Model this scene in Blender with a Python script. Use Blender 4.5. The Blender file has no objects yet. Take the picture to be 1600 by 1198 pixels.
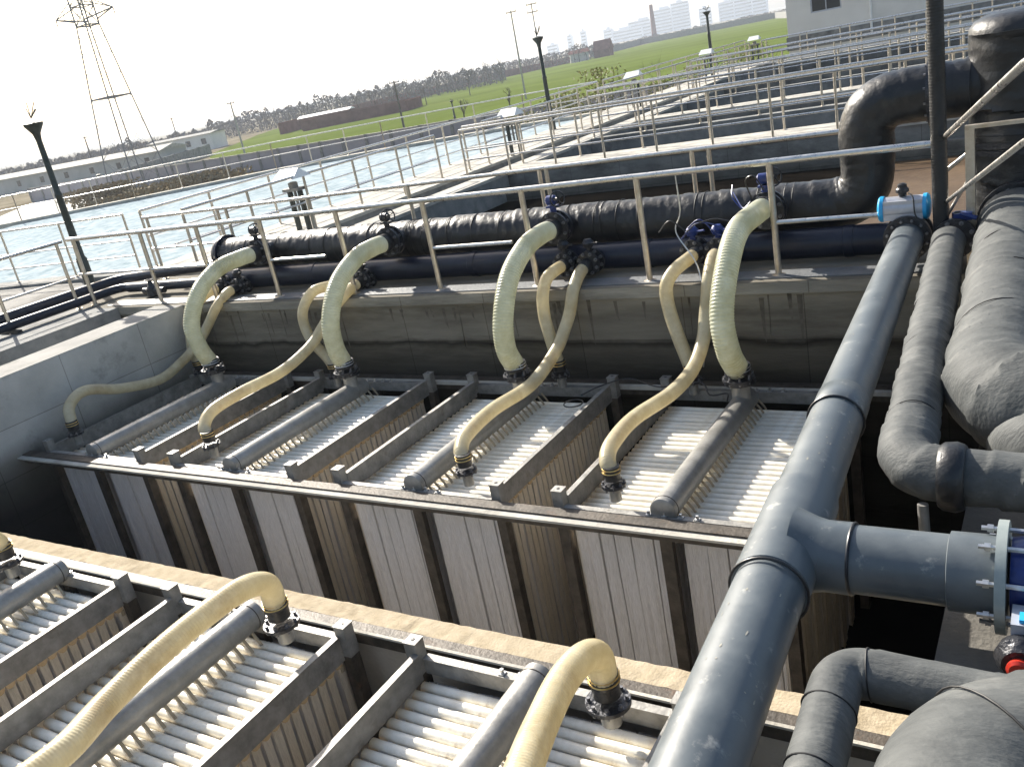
import bpy, math, random
from mathutils import Vector, Matrix, noise
random.seed(7)
R = math.radians
SC = bpy.context.scene
COL = SC.collection

# ------------------------------------------------------------------ camera
cam_d = bpy.data.cameras.new('camera'); cam = bpy.data.objects.new('camera', cam_d); COL.objects.link(cam)
YAW, PITCH, ROLL, FPX = -0.59900958, -0.34046593, -0.19945345, 1393.9
fw = Vector((math.sin(YAW)*math.cos(PITCH), math.cos(YAW)*math.cos(PITCH), math.sin(PITCH)))
r0 = Vector((math.cos(YAW), -math.sin(YAW), 0)); u0 = r0.cross(fw)
rt = r0*math.cos(ROLL)+u0*math.sin(ROLL); up = -r0*math.sin(ROLL)+u0*math.cos(ROLL)
M = Matrix((rt, up, -fw)).transposed().to_4x4(); M.translation = (0, 0, 2.4)
cam.matrix_world = M
cam_d.sensor_width = 36; cam_d.lens = FPX/1600*36; cam_d.clip_start = .05; cam_d.clip_end = 9000
SC.camera = cam

# ------------------------------------------------------------------ light
SUN = Vector((-1.45, .75, 1.0)).normalized()
elev = math.asin(SUN.z); az = math.atan2(SUN.x, SUN.y)
w = bpy.data.worlds.new('World'); SC.world = w; w.use_nodes = True
nt = w.node_tree; bg = nt.nodes['Background']
sky = nt.nodes.new('ShaderNodeTexSky'); sky.sky_type = 'NISHITA'; sky.sun_disc = False
sky.sun_elevation = elev; sky.sun_rotation = az; sky.air_density = 1.2; sky.dust_density = 3.0; sky.ozone_density = 1.5
nt.links.new(sky.outputs[0], bg.inputs[0]); bg.inputs[1].default_value = 0.08
sl = bpy.data.lights.new('sun', 'SUN'); sl.energy = 4.4; sl.angle = R(.55); sl.color = (1, .94, .84)
so = bpy.data.objects.new('sun', sl); COL.objects.link(so); so.rotation_euler = SUN.to_track_quat('Z', 'Y').to_euler()
SC.view_settings.view_transform = 'Standard'; SC.view_settings.look = 'None'
SC.view_settings.exposure = 1.4; SC.view_settings.gamma = 1; SC.view_settings.use_curve_mapping = False

# ------------------------------------------------------------------ materials
def mat(name, a, b=None, scale=6, rough=.6, metal=0, bump=0, bscale=40, rough2=None, spec=.5,
        spots=None, sscale=3, slo=.55, shi=.7, stretch=None, trans=0, coat=0, wave=None):
    m = bpy.data.materials.new(name); m.use_nodes = True; N = m.node_tree.nodes; L = m.node_tree.links
    p = N['Principled BSDF']; b = b or a
    tc = N.new('ShaderNodeTexCoord'); src = tc.outputs['Object']
    if stretch:
        mp = N.new('ShaderNodeMapping'); mp.inputs['Scale'].default_value = stretch; L.new(src, mp.inputs[0]); src = mp.outputs[0]
    n1 = N.new('ShaderNodeTexNoise'); n1.inputs['Scale'].default_value = scale; n1.inputs['Detail'].default_value = 7; n1.inputs['Roughness'].default_value = .62
    L.new(src, n1.inputs[0])
    r1 = N.new('ShaderNodeValToRGB'); r1.color_ramp.elements[0].position = .33; r1.color_ramp.elements[1].position = .67
    r1.color_ramp.elements[0].color = (*a, 1); r1.color_ramp.elements[1].color = (*b, 1); L.new(n1.outputs[0], r1.inputs[0])
    out = r1.outputs[0]
    if spots:
        n2 = N.new('ShaderNodeTexNoise'); n2.inputs['Scale'].default_value = sscale; n2.inputs['Detail'].default_value = 9; n2.inputs['Roughness'].default_value = .7
        L.new(src, n2.inputs[0])
        r2 = N.new('ShaderNodeValToRGB'); r2.color_ramp.elements[0].position = slo; r2.color_ramp.elements[1].position = shi
        L.new(n2.outputs[0], r2.inputs[0])
        mx = N.new('ShaderNodeMixRGB'); mx.inputs[2].default_value = (*spots, 1); L.new(r2.outputs[0], mx.inputs[0]); L.new(out, mx.inputs[1]); out = mx.outputs[0]
    L.new(out, p.inputs['Base Color'])
    p.inputs['Roughness'].default_value = rough; p.inputs['Metallic'].default_value = metal
    p.inputs['Specular IOR Level'].default_value = spec
    if rough2 is not None:
        mr = N.new('ShaderNodeMapRange'); mr.inputs['To Min'].default_value = rough; mr.inputs['To Max'].default_value = rough2
        mr.inputs['From Min'].default_value = .3; mr.inputs['From Max'].default_value = .7
        L.new(n1.outputs[0], mr.inputs[0]); L.new(mr.outputs[0], p.inputs['Roughness'])
    if coat: p.inputs['Coat Weight'].default_value = coat; p.inputs['Coat Roughness'].default_value = .25
    if bump:
        n3 = N.new('ShaderNodeTexNoise'); n3.inputs['Scale'].default_value = bscale; n3.inputs['Detail'].default_value = 6
        L.new(src, n3.inputs[0]); bp = N.new('ShaderNodeBump'); bp.inputs['Strength'].default_value = bump; bp.inputs['Distance'].default_value = .02
        L.new(n3.outputs[0], bp.inputs['Height']); L.new(bp.outputs[0], p.inputs['Normal'])
    if trans:
        tr = N.new('ShaderNodeBsdfTranslucent'); L.new(out, tr.inputs[0]); ms = N.new('ShaderNodeMixShader'); ms.inputs[0].default_value = trans
        L.new(p.outputs[0], ms.inputs[1]); L.new(tr.outputs[0], ms.inputs[2]); L.new(ms.outputs[0], N['Material Output'].inputs[0])
    return m
CONC = mat('concrete', (.16, .165, .165), (.28, .275, .26), 2.2, .9, bump=.5, bscale=30, spots=(.07, .07, .065), sscale=1.3, slo=.5, shi=.76, spec=0.15)
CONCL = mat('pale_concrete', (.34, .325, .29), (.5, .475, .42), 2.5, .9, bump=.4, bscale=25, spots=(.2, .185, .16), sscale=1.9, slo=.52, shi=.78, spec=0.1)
CONCT = mat('tank_concrete', (.17, .165, .155), (.3, .29, .27), 1.6, .92, bump=.5, bscale=35, spots=(.08, .075, .07), sscale=.9, slo=.5, shi=.75, stretch=(1, 1, 2.5), spec=0.15)
DARKC2 = mat('shade_toned_concrete', (.1, .105, .11), (.17, .175, .18), 3, .55, bump=.4, spots=(.4,.39,.36), sscale=7, slo=.66, shi=.72)  # darkened to paint shade on the walkway edge
OCHREB = mat('stained_divider_face', (.4, .37, .32), (.5, .46, .4), 3, .95, bump=.4, spec=.1)
OCHRE = mat('sludge_stained_concrete', (.34, .285, .2), (.45, .38, .28), 9, .95, bump=.3, bscale=60, spots=(.2, .16, .11), sscale=4, slo=.52, shi=.78, spec=0)
PIT = mat('shade_black_tank_floor', (.004, .004, .004), (.008, .007, .006), 2, .9, spec=.05)  # near-black colour paints the unlit depth of the tank
DARKC = mat('wet_dark_concrete', (.02, .019, .018), (.04, .038, .034), 2, .8, bump=.4, bscale=20)
STEEL = mat('stainless_rail', (.55, .53, .49), (.68, .66, .62), 20, .22, 1.0, rough2=.42, bump=.05)
POST = mat('stainless_post', (.5, .44, .36), (.66, .6, .52), 14, .3, .9, rough2=.5, spots=(.3, .17, .08), sscale=9, slo=.6, shi=.8)
FRAME = mat('dull_steel_frame', (.18, .175, .165), (.33, .32, .3), 9, .5, .45, rough2=.7, bump=.25, spots=(.13, .1, .075), sscale=5, slo=.58, shi=.8)
FRAMED = mat('dark_grimy_frame', (.028, .023, .018), (.09, .075, .06), 7, .6, .2, bump=.3, spots=(.12, .06, .03), sscale=6, slo=.6, shi=.8)
TUBE = mat('white_header_tube', (.72, .66, .54), (.9, .87, .78), 9, .42, bump=.15, spots=(.38, .27, .16), sscale=5, slo=.57, shi=.8, coat=.2)
CURT = mat('membrane_fibre', (.7, .68, .67), (.97, .95, .95), 22, .75, stretch=(12, 12, .5), bump=.8, bscale=30, spots=(.62, .52, .42), sscale=1.0, slo=.64, shi=.92, trans=.2)
CURTE = mat('membrane_fibre_stained', (.36, .29, .2), (.56, .48, .36), 16, .8, stretch=(6, 6, .35), bump=.5, bscale=30, spots=(.25, .16, .09), sscale=2, slo=.52, shi=.8)
COLLM = mat('grey_collector_plastic', (.2, .195, .18), (.34, .33, .31), 6, .38, .25, bump=.12, spots=(.4, .37, .3), sscale=3, slo=.6, shi=.85)
PVC = mat('grey_pvc', (.066, .08, .09), (.11, .127, .137), 3.5, .28, bump=.03, bscale=50, rough2=.55, spots=(.3, .3, .28), sscale=9, slo=.6, shi=.74)
PVCD = mat('black_pvc_joint', (.006, .007, .01), (.015, .016, .02), 9, .4)
WRAPB = mat('black_foam_wrap', (.007, .008, .01), (.02, .021, .023), 5, .3, bump=.35, bscale=18, rough2=.5, spec=.45, spots=(.065, .065, .062), sscale=3, slo=.57, shi=.88)
WRAPG = mat('dusty_grey_wrap', (.055, .059, .06), (.105, .11, .108), 4, .65, bump=.22, bscale=34, spec=.2, spots=(.18, .18, .17), sscale=3, slo=.56, shi=.82, stretch=(1, 2.2, 1))
TAPE = mat('wrap_seam', (.008, .008, .009), None, 5, .6)
HDPE = mat('black_blue_pipe', (.006, .009, .02), (.018, .022, .038), 4, .3, bump=.05, spec=.35, spots=(.06, .06, .06), sscale=4, slo=.62, shi=.9)
HOSEL = mat('green_tint_hose', (.52, .52, .36), (.72, .73, .6), 4, .24, trans=.38, coat=.5, spots=(.48, .44, .24), sscale=2.4, slo=.48, shi=.72)
HOSES = mat('yellow_tint_hose', (.62, .54, .35), (.8, .74, .55), 5, .3, trans=.45, coat=.45, spots=(.46, .35, .19), sscale=2.6, slo=.5, shi=.8)
BLACK = mat('black_rubber', (.012, .012, .014), (.03, .03, .032), 20, .42, bump=.2)
IRON = mat('black_cast_iron', (.015, .016, .02), (.05, .052, .06), 25, .35, .4, bump=.4)
BOLT = mat('galvanised_bolt', (.5, .5, .5), (.7, .7, .68), 30, .35, .9)
DBOLT = mat('dull_dark_bolt', (.1, .1, .11), (.26, .26, .27), 30, .4, .6)
BLUE = mat('blue_paint', (.006, .018, .1), (.012, .035, .19), 12, .32, bump=.15)
CYAN = mat('bright_blue_cap', (.02, .3, .62), (.03, .38, .72), 8, .3)
ALU = mat('anodised_grey_body', (.4, .41, .46), (.5, .52, .57), 8, .4, .4)
RED = mat('red_paint', (.4, .02, .01), (.55, .04, .02), 10, .35)
BRASS = mat('brass_clamp', (.55, .36, .12), (.7, .5, .2), 12, .3, .9)
FLGRN = mat('grey_green_flange', (.2, .235, .23), (.3, .33, .32), 8, .5, .1)
POOLW = mat('settling_pool_water', (.22, .275, .3), (.42, .475, .5), 3.2, 1, bump=.8, bscale=4, spec=0, spots=(.12, .17, .19), sscale=2.4, slo=.56, shi=.72)  # colour noise paints broken sky reflections, surface has no gloss
BLACKW = mat('dark_basin_water', (.004, .004, .004), (.012, .01, .008), .8, .6, bump=.3, bscale=5, spec=0)  # near-black colour paints in shade and dark wall reflections
SLUDGE = mat('brown_aeration_liquor', (.07, .045, .026), (.12, .08, .045), .8, .5, bump=.6, bscale=8, spec=.15)
BARK = mat('grey_bark', (.09, .075, .065), (.16, .14, .12), 5, .9, spec=0)
LEAF = mat('olive_leaves', (.06, .08, .02), (.14, .13, .05), 2, .7, trans=.3)
BRUSH = mat('dry_brush', (.14, .11, .07), (.3, .25, .16), 3, .95, spec=0)
THICK = mat('winter_thicket', (.13, .12, .122), (.19, .178, .176), .05, .95, spec=0)  # greyed colour paints in some of the distance haze
BRICK = mat('red_brick_far', (.13, .06, .05), (.2, .1, .085), .6, .9, spec=0)
PLAST = mat('grey_plaster', (.66, .64, .6), (.76, .74, .7), .35, .9, spots=(.56, .55, .52), sscale=.15, slo=.5, shi=.8, spec=0)
LILAC = mat('rendered_compound_wall', (.27, .26, .28), (.36, .34, .36), .3, .9, spec=0)
WHITEW = mat('white_wash', (.36, .36, .34), (.48, .475, .45), .3, .85, spec=0)
WHITE = mat('white_painted_sheet', (.75, .75, .73), (.85, .85, .83), 2, .4)
GLASS = mat('dark_window', (.02, .025, .03), (.05, .055, .06), .5, .12)
LAMPM = mat('dark_green_lamp_metal', (.02, .028, .026), (.045, .055, .05), 12, .45, .3)
CITY = mat('pale_tower_render', (.4, .43, .48), (.55, .58, .62), .02, .9)
GALV = mat('galvanised_lattice', (.14, .15, .165), (.2, .21, .225), 1, .8, spec=0)
TIMB = mat('weathered_pole', (.3, .29, .27), (.42, .4, .37), 1, .85)
DIRT = mat('dry_ground', (.13, .11, .075), (.24, .21, .155), .12, .95, spots=(.08, .075, .04), sscale=.2, slo=.5, shi=.7, spec=0)
GREEN = mat('wheat_field', (.07, .095, .016), (.11, .145, .032), .03, .95, spots=(.15, .14, .05), sscale=.09, slo=.58, shi=.8, bump=.3, bscale=2, spec=0)
PATH = mat('pale_path', (.6, .58, .52), (.7, .68, .62), .4, .9, spec=0)

def edge_tan(m, lo=.8, hi=.832, col=(.95,.84,.64,1)):
    N = m.node_tree.nodes; L = m.node_tree.links; p = N['Principled BSDF']; src = p.inputs['Base Color'].links[0].from_socket
    tc = N.new('ShaderNodeTexCoord'); sp = N.new('ShaderNodeSeparateXYZ'); L.new(tc.outputs['Object'], sp.inputs[0])
    ab = N.new('ShaderNodeMath'); ab.operation = 'ABSOLUTE'; L.new(sp.outputs['X'], ab.inputs[0])
    mr = N.new('ShaderNodeMapRange'); mr.inputs['From Min'].default_value = lo; mr.inputs['From Max'].default_value = hi; L.new(ab.outputs[0], mr.inputs[0])
    mx = N.new('ShaderNodeMixRGB'); mx.blend_type = 'MULTIPLY'; mx.inputs[2].default_value = col; L.new(mr.outputs[0], mx.inputs[0]); L.new(src, mx.inputs[1]); L.new(mx.outputs[0], p.inputs['Base Color'])
edge_tan(CURT); edge_tan(TUBE, .7, .84, (.62,.48,.32,1))
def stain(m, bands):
    # ragged wet tide marks at fixed heights; lowest bands also paint in pit shade
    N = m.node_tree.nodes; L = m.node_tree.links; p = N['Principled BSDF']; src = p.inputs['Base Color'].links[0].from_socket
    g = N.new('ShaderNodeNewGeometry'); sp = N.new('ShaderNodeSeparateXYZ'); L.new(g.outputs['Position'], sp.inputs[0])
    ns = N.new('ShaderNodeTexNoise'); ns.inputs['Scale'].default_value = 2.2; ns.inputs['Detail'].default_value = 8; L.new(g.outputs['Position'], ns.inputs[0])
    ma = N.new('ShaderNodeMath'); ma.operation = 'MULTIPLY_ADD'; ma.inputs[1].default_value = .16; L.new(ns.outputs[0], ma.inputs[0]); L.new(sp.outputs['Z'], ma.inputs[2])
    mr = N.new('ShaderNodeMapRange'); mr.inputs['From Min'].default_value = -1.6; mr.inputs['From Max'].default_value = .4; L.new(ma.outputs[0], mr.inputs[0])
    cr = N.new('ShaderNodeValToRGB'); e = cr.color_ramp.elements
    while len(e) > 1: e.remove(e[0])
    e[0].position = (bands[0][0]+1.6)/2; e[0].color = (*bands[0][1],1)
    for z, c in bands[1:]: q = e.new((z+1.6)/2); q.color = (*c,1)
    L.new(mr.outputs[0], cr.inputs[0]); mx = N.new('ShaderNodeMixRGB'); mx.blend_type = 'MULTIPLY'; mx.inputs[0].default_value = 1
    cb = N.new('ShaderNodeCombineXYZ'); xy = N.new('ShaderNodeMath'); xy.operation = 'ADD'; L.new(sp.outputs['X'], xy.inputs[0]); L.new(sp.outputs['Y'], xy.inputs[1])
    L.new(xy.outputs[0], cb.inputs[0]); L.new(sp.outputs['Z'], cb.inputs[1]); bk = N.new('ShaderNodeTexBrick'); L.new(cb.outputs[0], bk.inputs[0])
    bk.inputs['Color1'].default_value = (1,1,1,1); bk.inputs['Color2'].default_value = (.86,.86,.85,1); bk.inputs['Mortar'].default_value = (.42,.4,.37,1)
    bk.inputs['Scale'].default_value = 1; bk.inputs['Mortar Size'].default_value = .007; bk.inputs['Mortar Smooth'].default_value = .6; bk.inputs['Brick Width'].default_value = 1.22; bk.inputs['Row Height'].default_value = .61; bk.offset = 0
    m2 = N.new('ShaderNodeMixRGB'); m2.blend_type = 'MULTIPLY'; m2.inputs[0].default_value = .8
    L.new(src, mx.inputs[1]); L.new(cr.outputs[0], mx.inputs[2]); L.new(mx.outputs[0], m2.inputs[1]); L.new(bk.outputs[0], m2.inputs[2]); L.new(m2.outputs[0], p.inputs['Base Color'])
CONCW = mat('tank_wall_concrete', (.24, .222, .19), (.42, .395, .34), 1.6, .92, bump=.5, bscale=35, spots=(.14, .125, .1), sscale=1.4, slo=.5, shi=.75, stretch=(.35, 1, 2.5), spec=0.15)
CONCS = mat('side_wall_concrete', (.42, .425, .42), (.6, .6, .585), 1.3, .9, bump=.4, bscale=30, spots=(.17, .165, .15), sscale=1.6, slo=.55, shi=.8, spec=0.15)
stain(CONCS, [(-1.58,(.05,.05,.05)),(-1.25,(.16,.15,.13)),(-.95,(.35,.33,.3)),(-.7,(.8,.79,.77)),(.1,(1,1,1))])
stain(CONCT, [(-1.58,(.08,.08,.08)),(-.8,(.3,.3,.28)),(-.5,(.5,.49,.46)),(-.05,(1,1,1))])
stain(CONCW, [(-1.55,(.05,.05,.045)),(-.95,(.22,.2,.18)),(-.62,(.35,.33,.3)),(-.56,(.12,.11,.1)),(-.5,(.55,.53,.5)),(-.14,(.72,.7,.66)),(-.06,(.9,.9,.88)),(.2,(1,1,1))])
# ------------------------------------------------------------------ mesh builder
class MB:
    def __init__(s): s.v = []; s.f = []
    def add(s, vs, fs):
        n = len(s.v); s.v += [tuple(v) for v in vs]; s.f += [tuple(i+n for i in f) for f in fs]; return s
    def box(s, a, b):
        x0, y0, z0 = a; x1, y1, z1 = b
        return s.add([(x0,y0,z0),(x1,y0,z0),(x1,y1,z0),(x0,y1,z0),(x0,y0,z1),(x1,y0,z1),(x1,y1,z1),(x0,y1,z1)],
                     [(0,3,2,1),(4,5,6,7),(0,1,5,4),(1,2,6,5),(2,3,7,6),(3,0,4,7)])
    def prism(s, poly, z0, z1):
        n = len(poly); vs = [(x,y,z0) for x,y in poly]+[(x,y,z1) for x,y in poly]
        return s.add(vs, [tuple(range(n))[::-1], tuple(range(n,2*n))]+[(i,(i+1)%n,(i+1)%n+n,i+n) for i in range(n)])
    def sweep(s, pts, rad, n=16, caps=True):
        pts = [Vector(p) for p in pts]; m = len(pts); T = []
        for i in range(m):
            t = pts[min(i+1,m-1)]-pts[max(i-1,0)]; T.append(t.normalized() if t.length > 1e-9 else Vector((0,0,1)))
        a = Vector((0,0,1)) if abs(T[0].z) < .9 else Vector((1,0,0))
        u = (a-T[0]*a.dot(T[0])).normalized(); vs = []
        for i in range(m):
            u = (u-T[i]*u.dot(T[i])).normalized(); v = T[i].cross(u)
            for k in range(n):
                th = 2*math.pi*k/n; r = rad(i, th, pts[i]) if callable(rad) else rad
                vs.append(pts[i]+(u*math.cos(th)+v*math.sin(th))*r)
        fs = [(i*n+k, i*n+(k+1)%n, (i+1)*n+(k+1)%n, (i+1)*n+k) for i in range(m-1) for k in range(n)]
        if caps: fs += [tuple(range(n))[::-1], tuple(range((m-1)*n, m*n))]
        return s.add(vs, fs)
    def cyl(s, a, b, r, n=14, r2=None):
        r2 = r if r2 is None else r2
        return s.sweep([a, b], (lambda i, th, p: r if i == 0 else r2), n)
    def lathe(s, a, ax, prof, n=20):       # prof: list of (distance along ax, radius)
        a = Vector(a); ax = Vector(ax).normalized()
        t = Vector((0,0,1)) if abs(ax.z) < .9 else Vector((1,0,0)); u = (t-ax*t.dot(ax)).normalized(); v = ax.cross(u); vs = []
        for d, r in prof:
            for k in range(n):
                th = 2*math.pi*k/n; vs.append(a+ax*d+(u*math.cos(th)+v*math.sin(th))*r)
        m = len(prof)
        fs = [(i*n+k, i*n+(k+1)%n, (i+1)*n+(k+1)%n, (i+1)*n+k) for i in range(m-1) for k in range(n)]
        return s.add(vs, fs+[tuple(range(n))[::-1], tuple(range((m-1)*n, m*n))])
    def torus(s, c, ax, R_, r, n=32, k=8):
        c = Vector(c); ax = Vector(ax).normalized(); t = Vector((0,0,1)) if abs(ax.z) < .9 else Vector((1,0,0))
        u = (t-ax*t.dot(ax)).normalized(); v = ax.cross(u); vs = []
        for i in range(n):
            th = 2*math.pi*i/n; d = u*math.cos(th)+v*math.sin(th)
            for j in range(k):
                ph = 2*math.pi*j/k; vs.append(c+d*(R_+r*math.cos(ph))+ax*r*math.sin(ph))
        return s.add(vs, [(i*k+j, ((i+1)%n)*k+j, ((i+1)%n)*k+(j+1)%k, i*k+(j+1)%k) for i in range(n) for j in range(k)])
    def build(s, name, m, parent=None, off=None, smooth=True, loc=None):
        o_ = Vector(off) if off is not None else (Vector(parent['_o']) if parent and '_o' in parent else Vector((0,0,0)))
        me = bpy.data.meshes.new(name); me.from_pydata([tuple(Vector(v)-o_) for v in s.v], [], s.f); me.update()
        import bmesh as _b
        bm = _b.new(); bm.from_mesh(me); _b.ops.recalc_face_normals(bm, faces=bm.faces); bm.to_mesh(me); bm.free()
        if smooth:
            me.polygons.foreach_set('use_smooth', [True]*len(me.polygons)); me.set_sharp_from_angle(angle=R(38))
        me.materials.append(m); o = bpy.data.objects.new(name, me); COL.objects.link(o)
        if parent: o.parent = parent
        if parent and '_o' in parent: o['_o'] = parent['_o']
        if loc: o.location = loc
        return o
def tag(o, label, cat, group=None, kind=None):
    if label: o['label'] = label
    if cat: o['category'] = cat
    if group: o['group'] = group
    if kind: o['kind'] = kind
    return o
def thing(name, loc, label, cat, group=None):
    o = bpy.data.objects.new(name, None); COL.objects.link(o); o.location = loc; o.empty_display_size = .1
    o['_o'] = tuple(loc); return tag(o, label, cat, group)
def solo(name, mb, m, label, cat, group=None, kind=None, smooth=True):
    xs = [v[0] for v in mb.v]; ys = [v[1] for v in mb.v]; zs = [v[2] for v in mb.v]
    off = ((min(xs)+max(xs))/2, (min(ys)+max(ys))/2, min(zs))
    o = mb.build(name, m, off=off, smooth=smooth); o.location = off; return tag(o, label, cat, group, kind)
def setting(name, mb, m, parent=None): 
    o = mb.build(name, m, smooth=False); o['kind'] = 'structure'; return o
KIDS = {}
def copy_tree(o, parent=None):
    c = o.copy(); COL.objects.link(c)
    if parent: c.parent = parent
    for ch in list(o.children): copy_tree(ch, c)
    return c
def part_copy(o, parent, loc):
    c = o.copy(); COL.objects.link(c); c.parent = parent; c.location = loc; return c
def spline(pts, step=.04):
    P = [Vector(p) for p in pts]; P = [P[0]*2-P[1]]+P+[P[-1]*2-P[-2]]; out = []
    for i in range(1, len(P)-2):
        a, b, c, d = P[i-1:i+3]; n = max(2, int((c-b).length/step))
        for k in range(n):
            t = k/n; out.append(.5*((2*b)+(c-a)*t+(2*a-5*b+4*c-d)*t*t+(3*b-a-3*c+d)*t**3))
    out.append(P[-2]); return out
def even(pts, step):
    out = [pts[0]]; acc = 0
    for a, b in zip(pts, pts[1:]):
        L = (b-a).length
        while acc+L >= step:
            t = (step-acc)/L; a = a.lerp(b, t); out.append(a.copy()); L = (b-a).length; acc = 0
        acc += L
    return out
def bend(pts, r=.3):        # polyline with rounded corners
    P = [Vector(p) for p in pts]; out = [P[0]]
    for a, b, c in zip(P, P[1:], P[2:]):
        d1 = (a-b).normalized(); d2 = (c-b).normalized(); rr = min(r, (a-b).length*.49, (c-b).length*.49)
        s, e = b+d1*rr, b+d2*rr
        for k in range(11): t = k/10; out.append(s*(1-t)**2+b*2*t*(1-t)+e*t*t)
    out.append(P[-1]); return out

# ------------------------------------------------------------------ ground and far setting
ZG = -3.5
setting('ground', MB().box((-4000,-200,ZG-1), (4000,7000,ZG)), DIRT)
setting('crop_field', MB().add([(-60,73,ZG+.02),(-86,74,ZG+.02),(-141,121,ZG+.02),(-150,131,ZG+.02),(-193,184,ZG+.02),(-209,206,ZG+.02),(-205,250,ZG+.02),(-200,300,ZG+.02),(-205,430,ZG+.02),(-235,620,ZG+.02),(-120,620,ZG+.02),(-20,300,ZG+.02),(-8,110,ZG+.02),(-8,73,ZG+.02)],[tuple(range(13))]), GREEN)
setting('path', MB().add([(-70,30,ZG+.01),(-80,46,ZG+.01),(-90,59,ZG+.01),(-98,68,ZG+.01),(-125,79,ZG+.01),(-125,74,ZG+.01),(-112,62,ZG+.01),(-97,50,ZG+.01),(-84,30,ZG+.01)],[tuple(range(9))]), PATH)

# ------------------------------------------------------------------ concrete tanks
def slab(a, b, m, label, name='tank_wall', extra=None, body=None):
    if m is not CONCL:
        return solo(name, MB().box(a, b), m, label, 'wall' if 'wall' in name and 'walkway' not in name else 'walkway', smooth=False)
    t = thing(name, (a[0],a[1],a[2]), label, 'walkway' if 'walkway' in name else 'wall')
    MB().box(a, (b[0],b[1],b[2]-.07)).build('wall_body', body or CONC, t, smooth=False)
    MB().box((a[0]-.03,a[1]-.03,b[2]-.07), (b[0]+.03,b[1]+.03,b[2])).build('coping', CONCL, t, smooth=False)  # pale top added over a darker body, painting sunlit tops and shaded faces
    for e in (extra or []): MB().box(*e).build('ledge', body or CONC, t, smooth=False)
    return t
setting('tank_floor', MB().box((-11.05,-3,-4.6), (-.42,8.27,-3.3)), PIT)
hw = solo('header_walkway', MB().box((-13.9,8.27,-4), (8,10.0,0)).box((-13.9,8.2,-.12), (8,8.27,0)), CONCW, 'concrete walkway slab with a projecting lip that carries the black header pipes', 'walkway', smooth=False)
solo('walkway_shade_strip', MB().box((-13.0,8.29,0),(-.95,8.56,.012)), DARKC2, 'dark painted shade strip along the front edge of the header walkway', 'walkway edge', smooth=False)  # thin dark slab paints in the shade band along the walkway front
slab((-11.7,-3,-4), (-11.05,8.2,0), CONCS, 'thick concrete side wall closing the membrane tank at its left end')
lo = solo('tank_wall', MB().box((-13.9,-3,-4), (-12.6,8.2,0)).box((-12.6,-3,-4),(-11.7,8.2,-.55)), CONC, 'outer concrete wall left of the sunken gutter under the black service pipes', 'wall', smooth=False)
t = thing('divider_wall', (-11.05,3.67,-4), 'thin ochre topped divider wall between the two membrane tanks', 'wall')
MB().box((-11.05,3.675,-4),(-.42,3.825,-1.06)).build('wall_body', OCHREB, t, smooth=False)
_m = MB(); _r = random.Random(8); _n = 160; _v = []
for _i in range(_n+1):
    _x = -11.05+10.63*_i/_n; _j = _r.uniform(-.008,.006); _v += [(_x,3.665+_j,-1.06),(_x,3.665+_j,-1.0+_r.uniform(-.004,.004)),(_x,3.835+_r.uniform(-.005,.005),-1.0),(_x,3.835,-1.06)]
_m.add(_v, [(4*k+q,4*k+(q+1)%4,4*k+4+(q+1)%4,4*k+4+q) for k in range(_n) for q in range(4)]); _m.build('coping', OCHRE, t, smooth=False)
slab((-.42,-3,-4), (8,8.2,0), CONCT, 'dark concrete block under the wrapped pipes at right')
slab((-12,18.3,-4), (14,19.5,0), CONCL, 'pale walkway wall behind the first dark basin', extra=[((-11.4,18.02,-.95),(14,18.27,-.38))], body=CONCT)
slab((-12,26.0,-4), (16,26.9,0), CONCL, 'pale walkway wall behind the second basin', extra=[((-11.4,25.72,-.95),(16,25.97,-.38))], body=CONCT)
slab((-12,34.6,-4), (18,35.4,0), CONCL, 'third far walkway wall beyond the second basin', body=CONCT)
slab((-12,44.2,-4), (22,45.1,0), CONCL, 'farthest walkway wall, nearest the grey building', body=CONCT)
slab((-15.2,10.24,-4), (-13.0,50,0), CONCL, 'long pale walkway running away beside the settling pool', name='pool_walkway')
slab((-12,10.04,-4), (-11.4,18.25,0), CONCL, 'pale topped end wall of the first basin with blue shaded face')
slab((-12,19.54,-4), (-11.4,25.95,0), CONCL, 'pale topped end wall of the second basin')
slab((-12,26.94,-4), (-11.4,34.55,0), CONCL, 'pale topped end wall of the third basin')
setting('basin_water', MB().box((-3.0,10.0,-1.6),(16,18.3,-.66)), SLUDGE)  # brown box is the sunlit part of the water, painted by colour
for i, (y0, y1) in enumerate(((10.0,18.3),(19.5,26.0),(26.9,34.6),(35.4,44.2))):
    setting('basin_water', MB().box((-11.4,y0,-1.6),(16 if i else -3.02,y1,-.66)), BLACKW)
    setting('channel_water', MB().box((-13.0,y0,-2),(-12,y1,-1.3)), SLUDGE)
# settling pool
pool = [(-36,9.6),(-15.2,11.2),(-15.2,31.6),(-18.6,31.6),(-24.7,30.2),(-29.2,28.2),(-34.2,24.6),(-38.5,22.2)]
setting('pool_water', MB().prism(pool, -1.0, -.13), POOLW)
def band(name, pts, wd, z0, z1, m, label, cat='wall'):
    mb = MB(); P = [Vector((x,y,0)) for x,y in pts]
    for a, b in zip(P, P[1:]):
        d = (b-a).normalized(); n = Vector((-d.y,d.x,0))*wd/2
        mb.prism([tuple((a+n)[:2]), tuple((a-n)[:2]), tuple((b-n)[:2]), tuple((b+n)[:2])], z0, z1)
    return solo(name, mb, m, label, cat, smooth=False)
far = [(-46,17.2),(-38.5,22.1),(-34.2,24.8),(-29.2,28.4),(-24.7,30.4),(-18.6,31.9),(-15.3,31.9)]
band('pool_kerb', far, .5, -4, 0, CONCL, 'concrete kerb along the far side of the settling pool')
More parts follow.
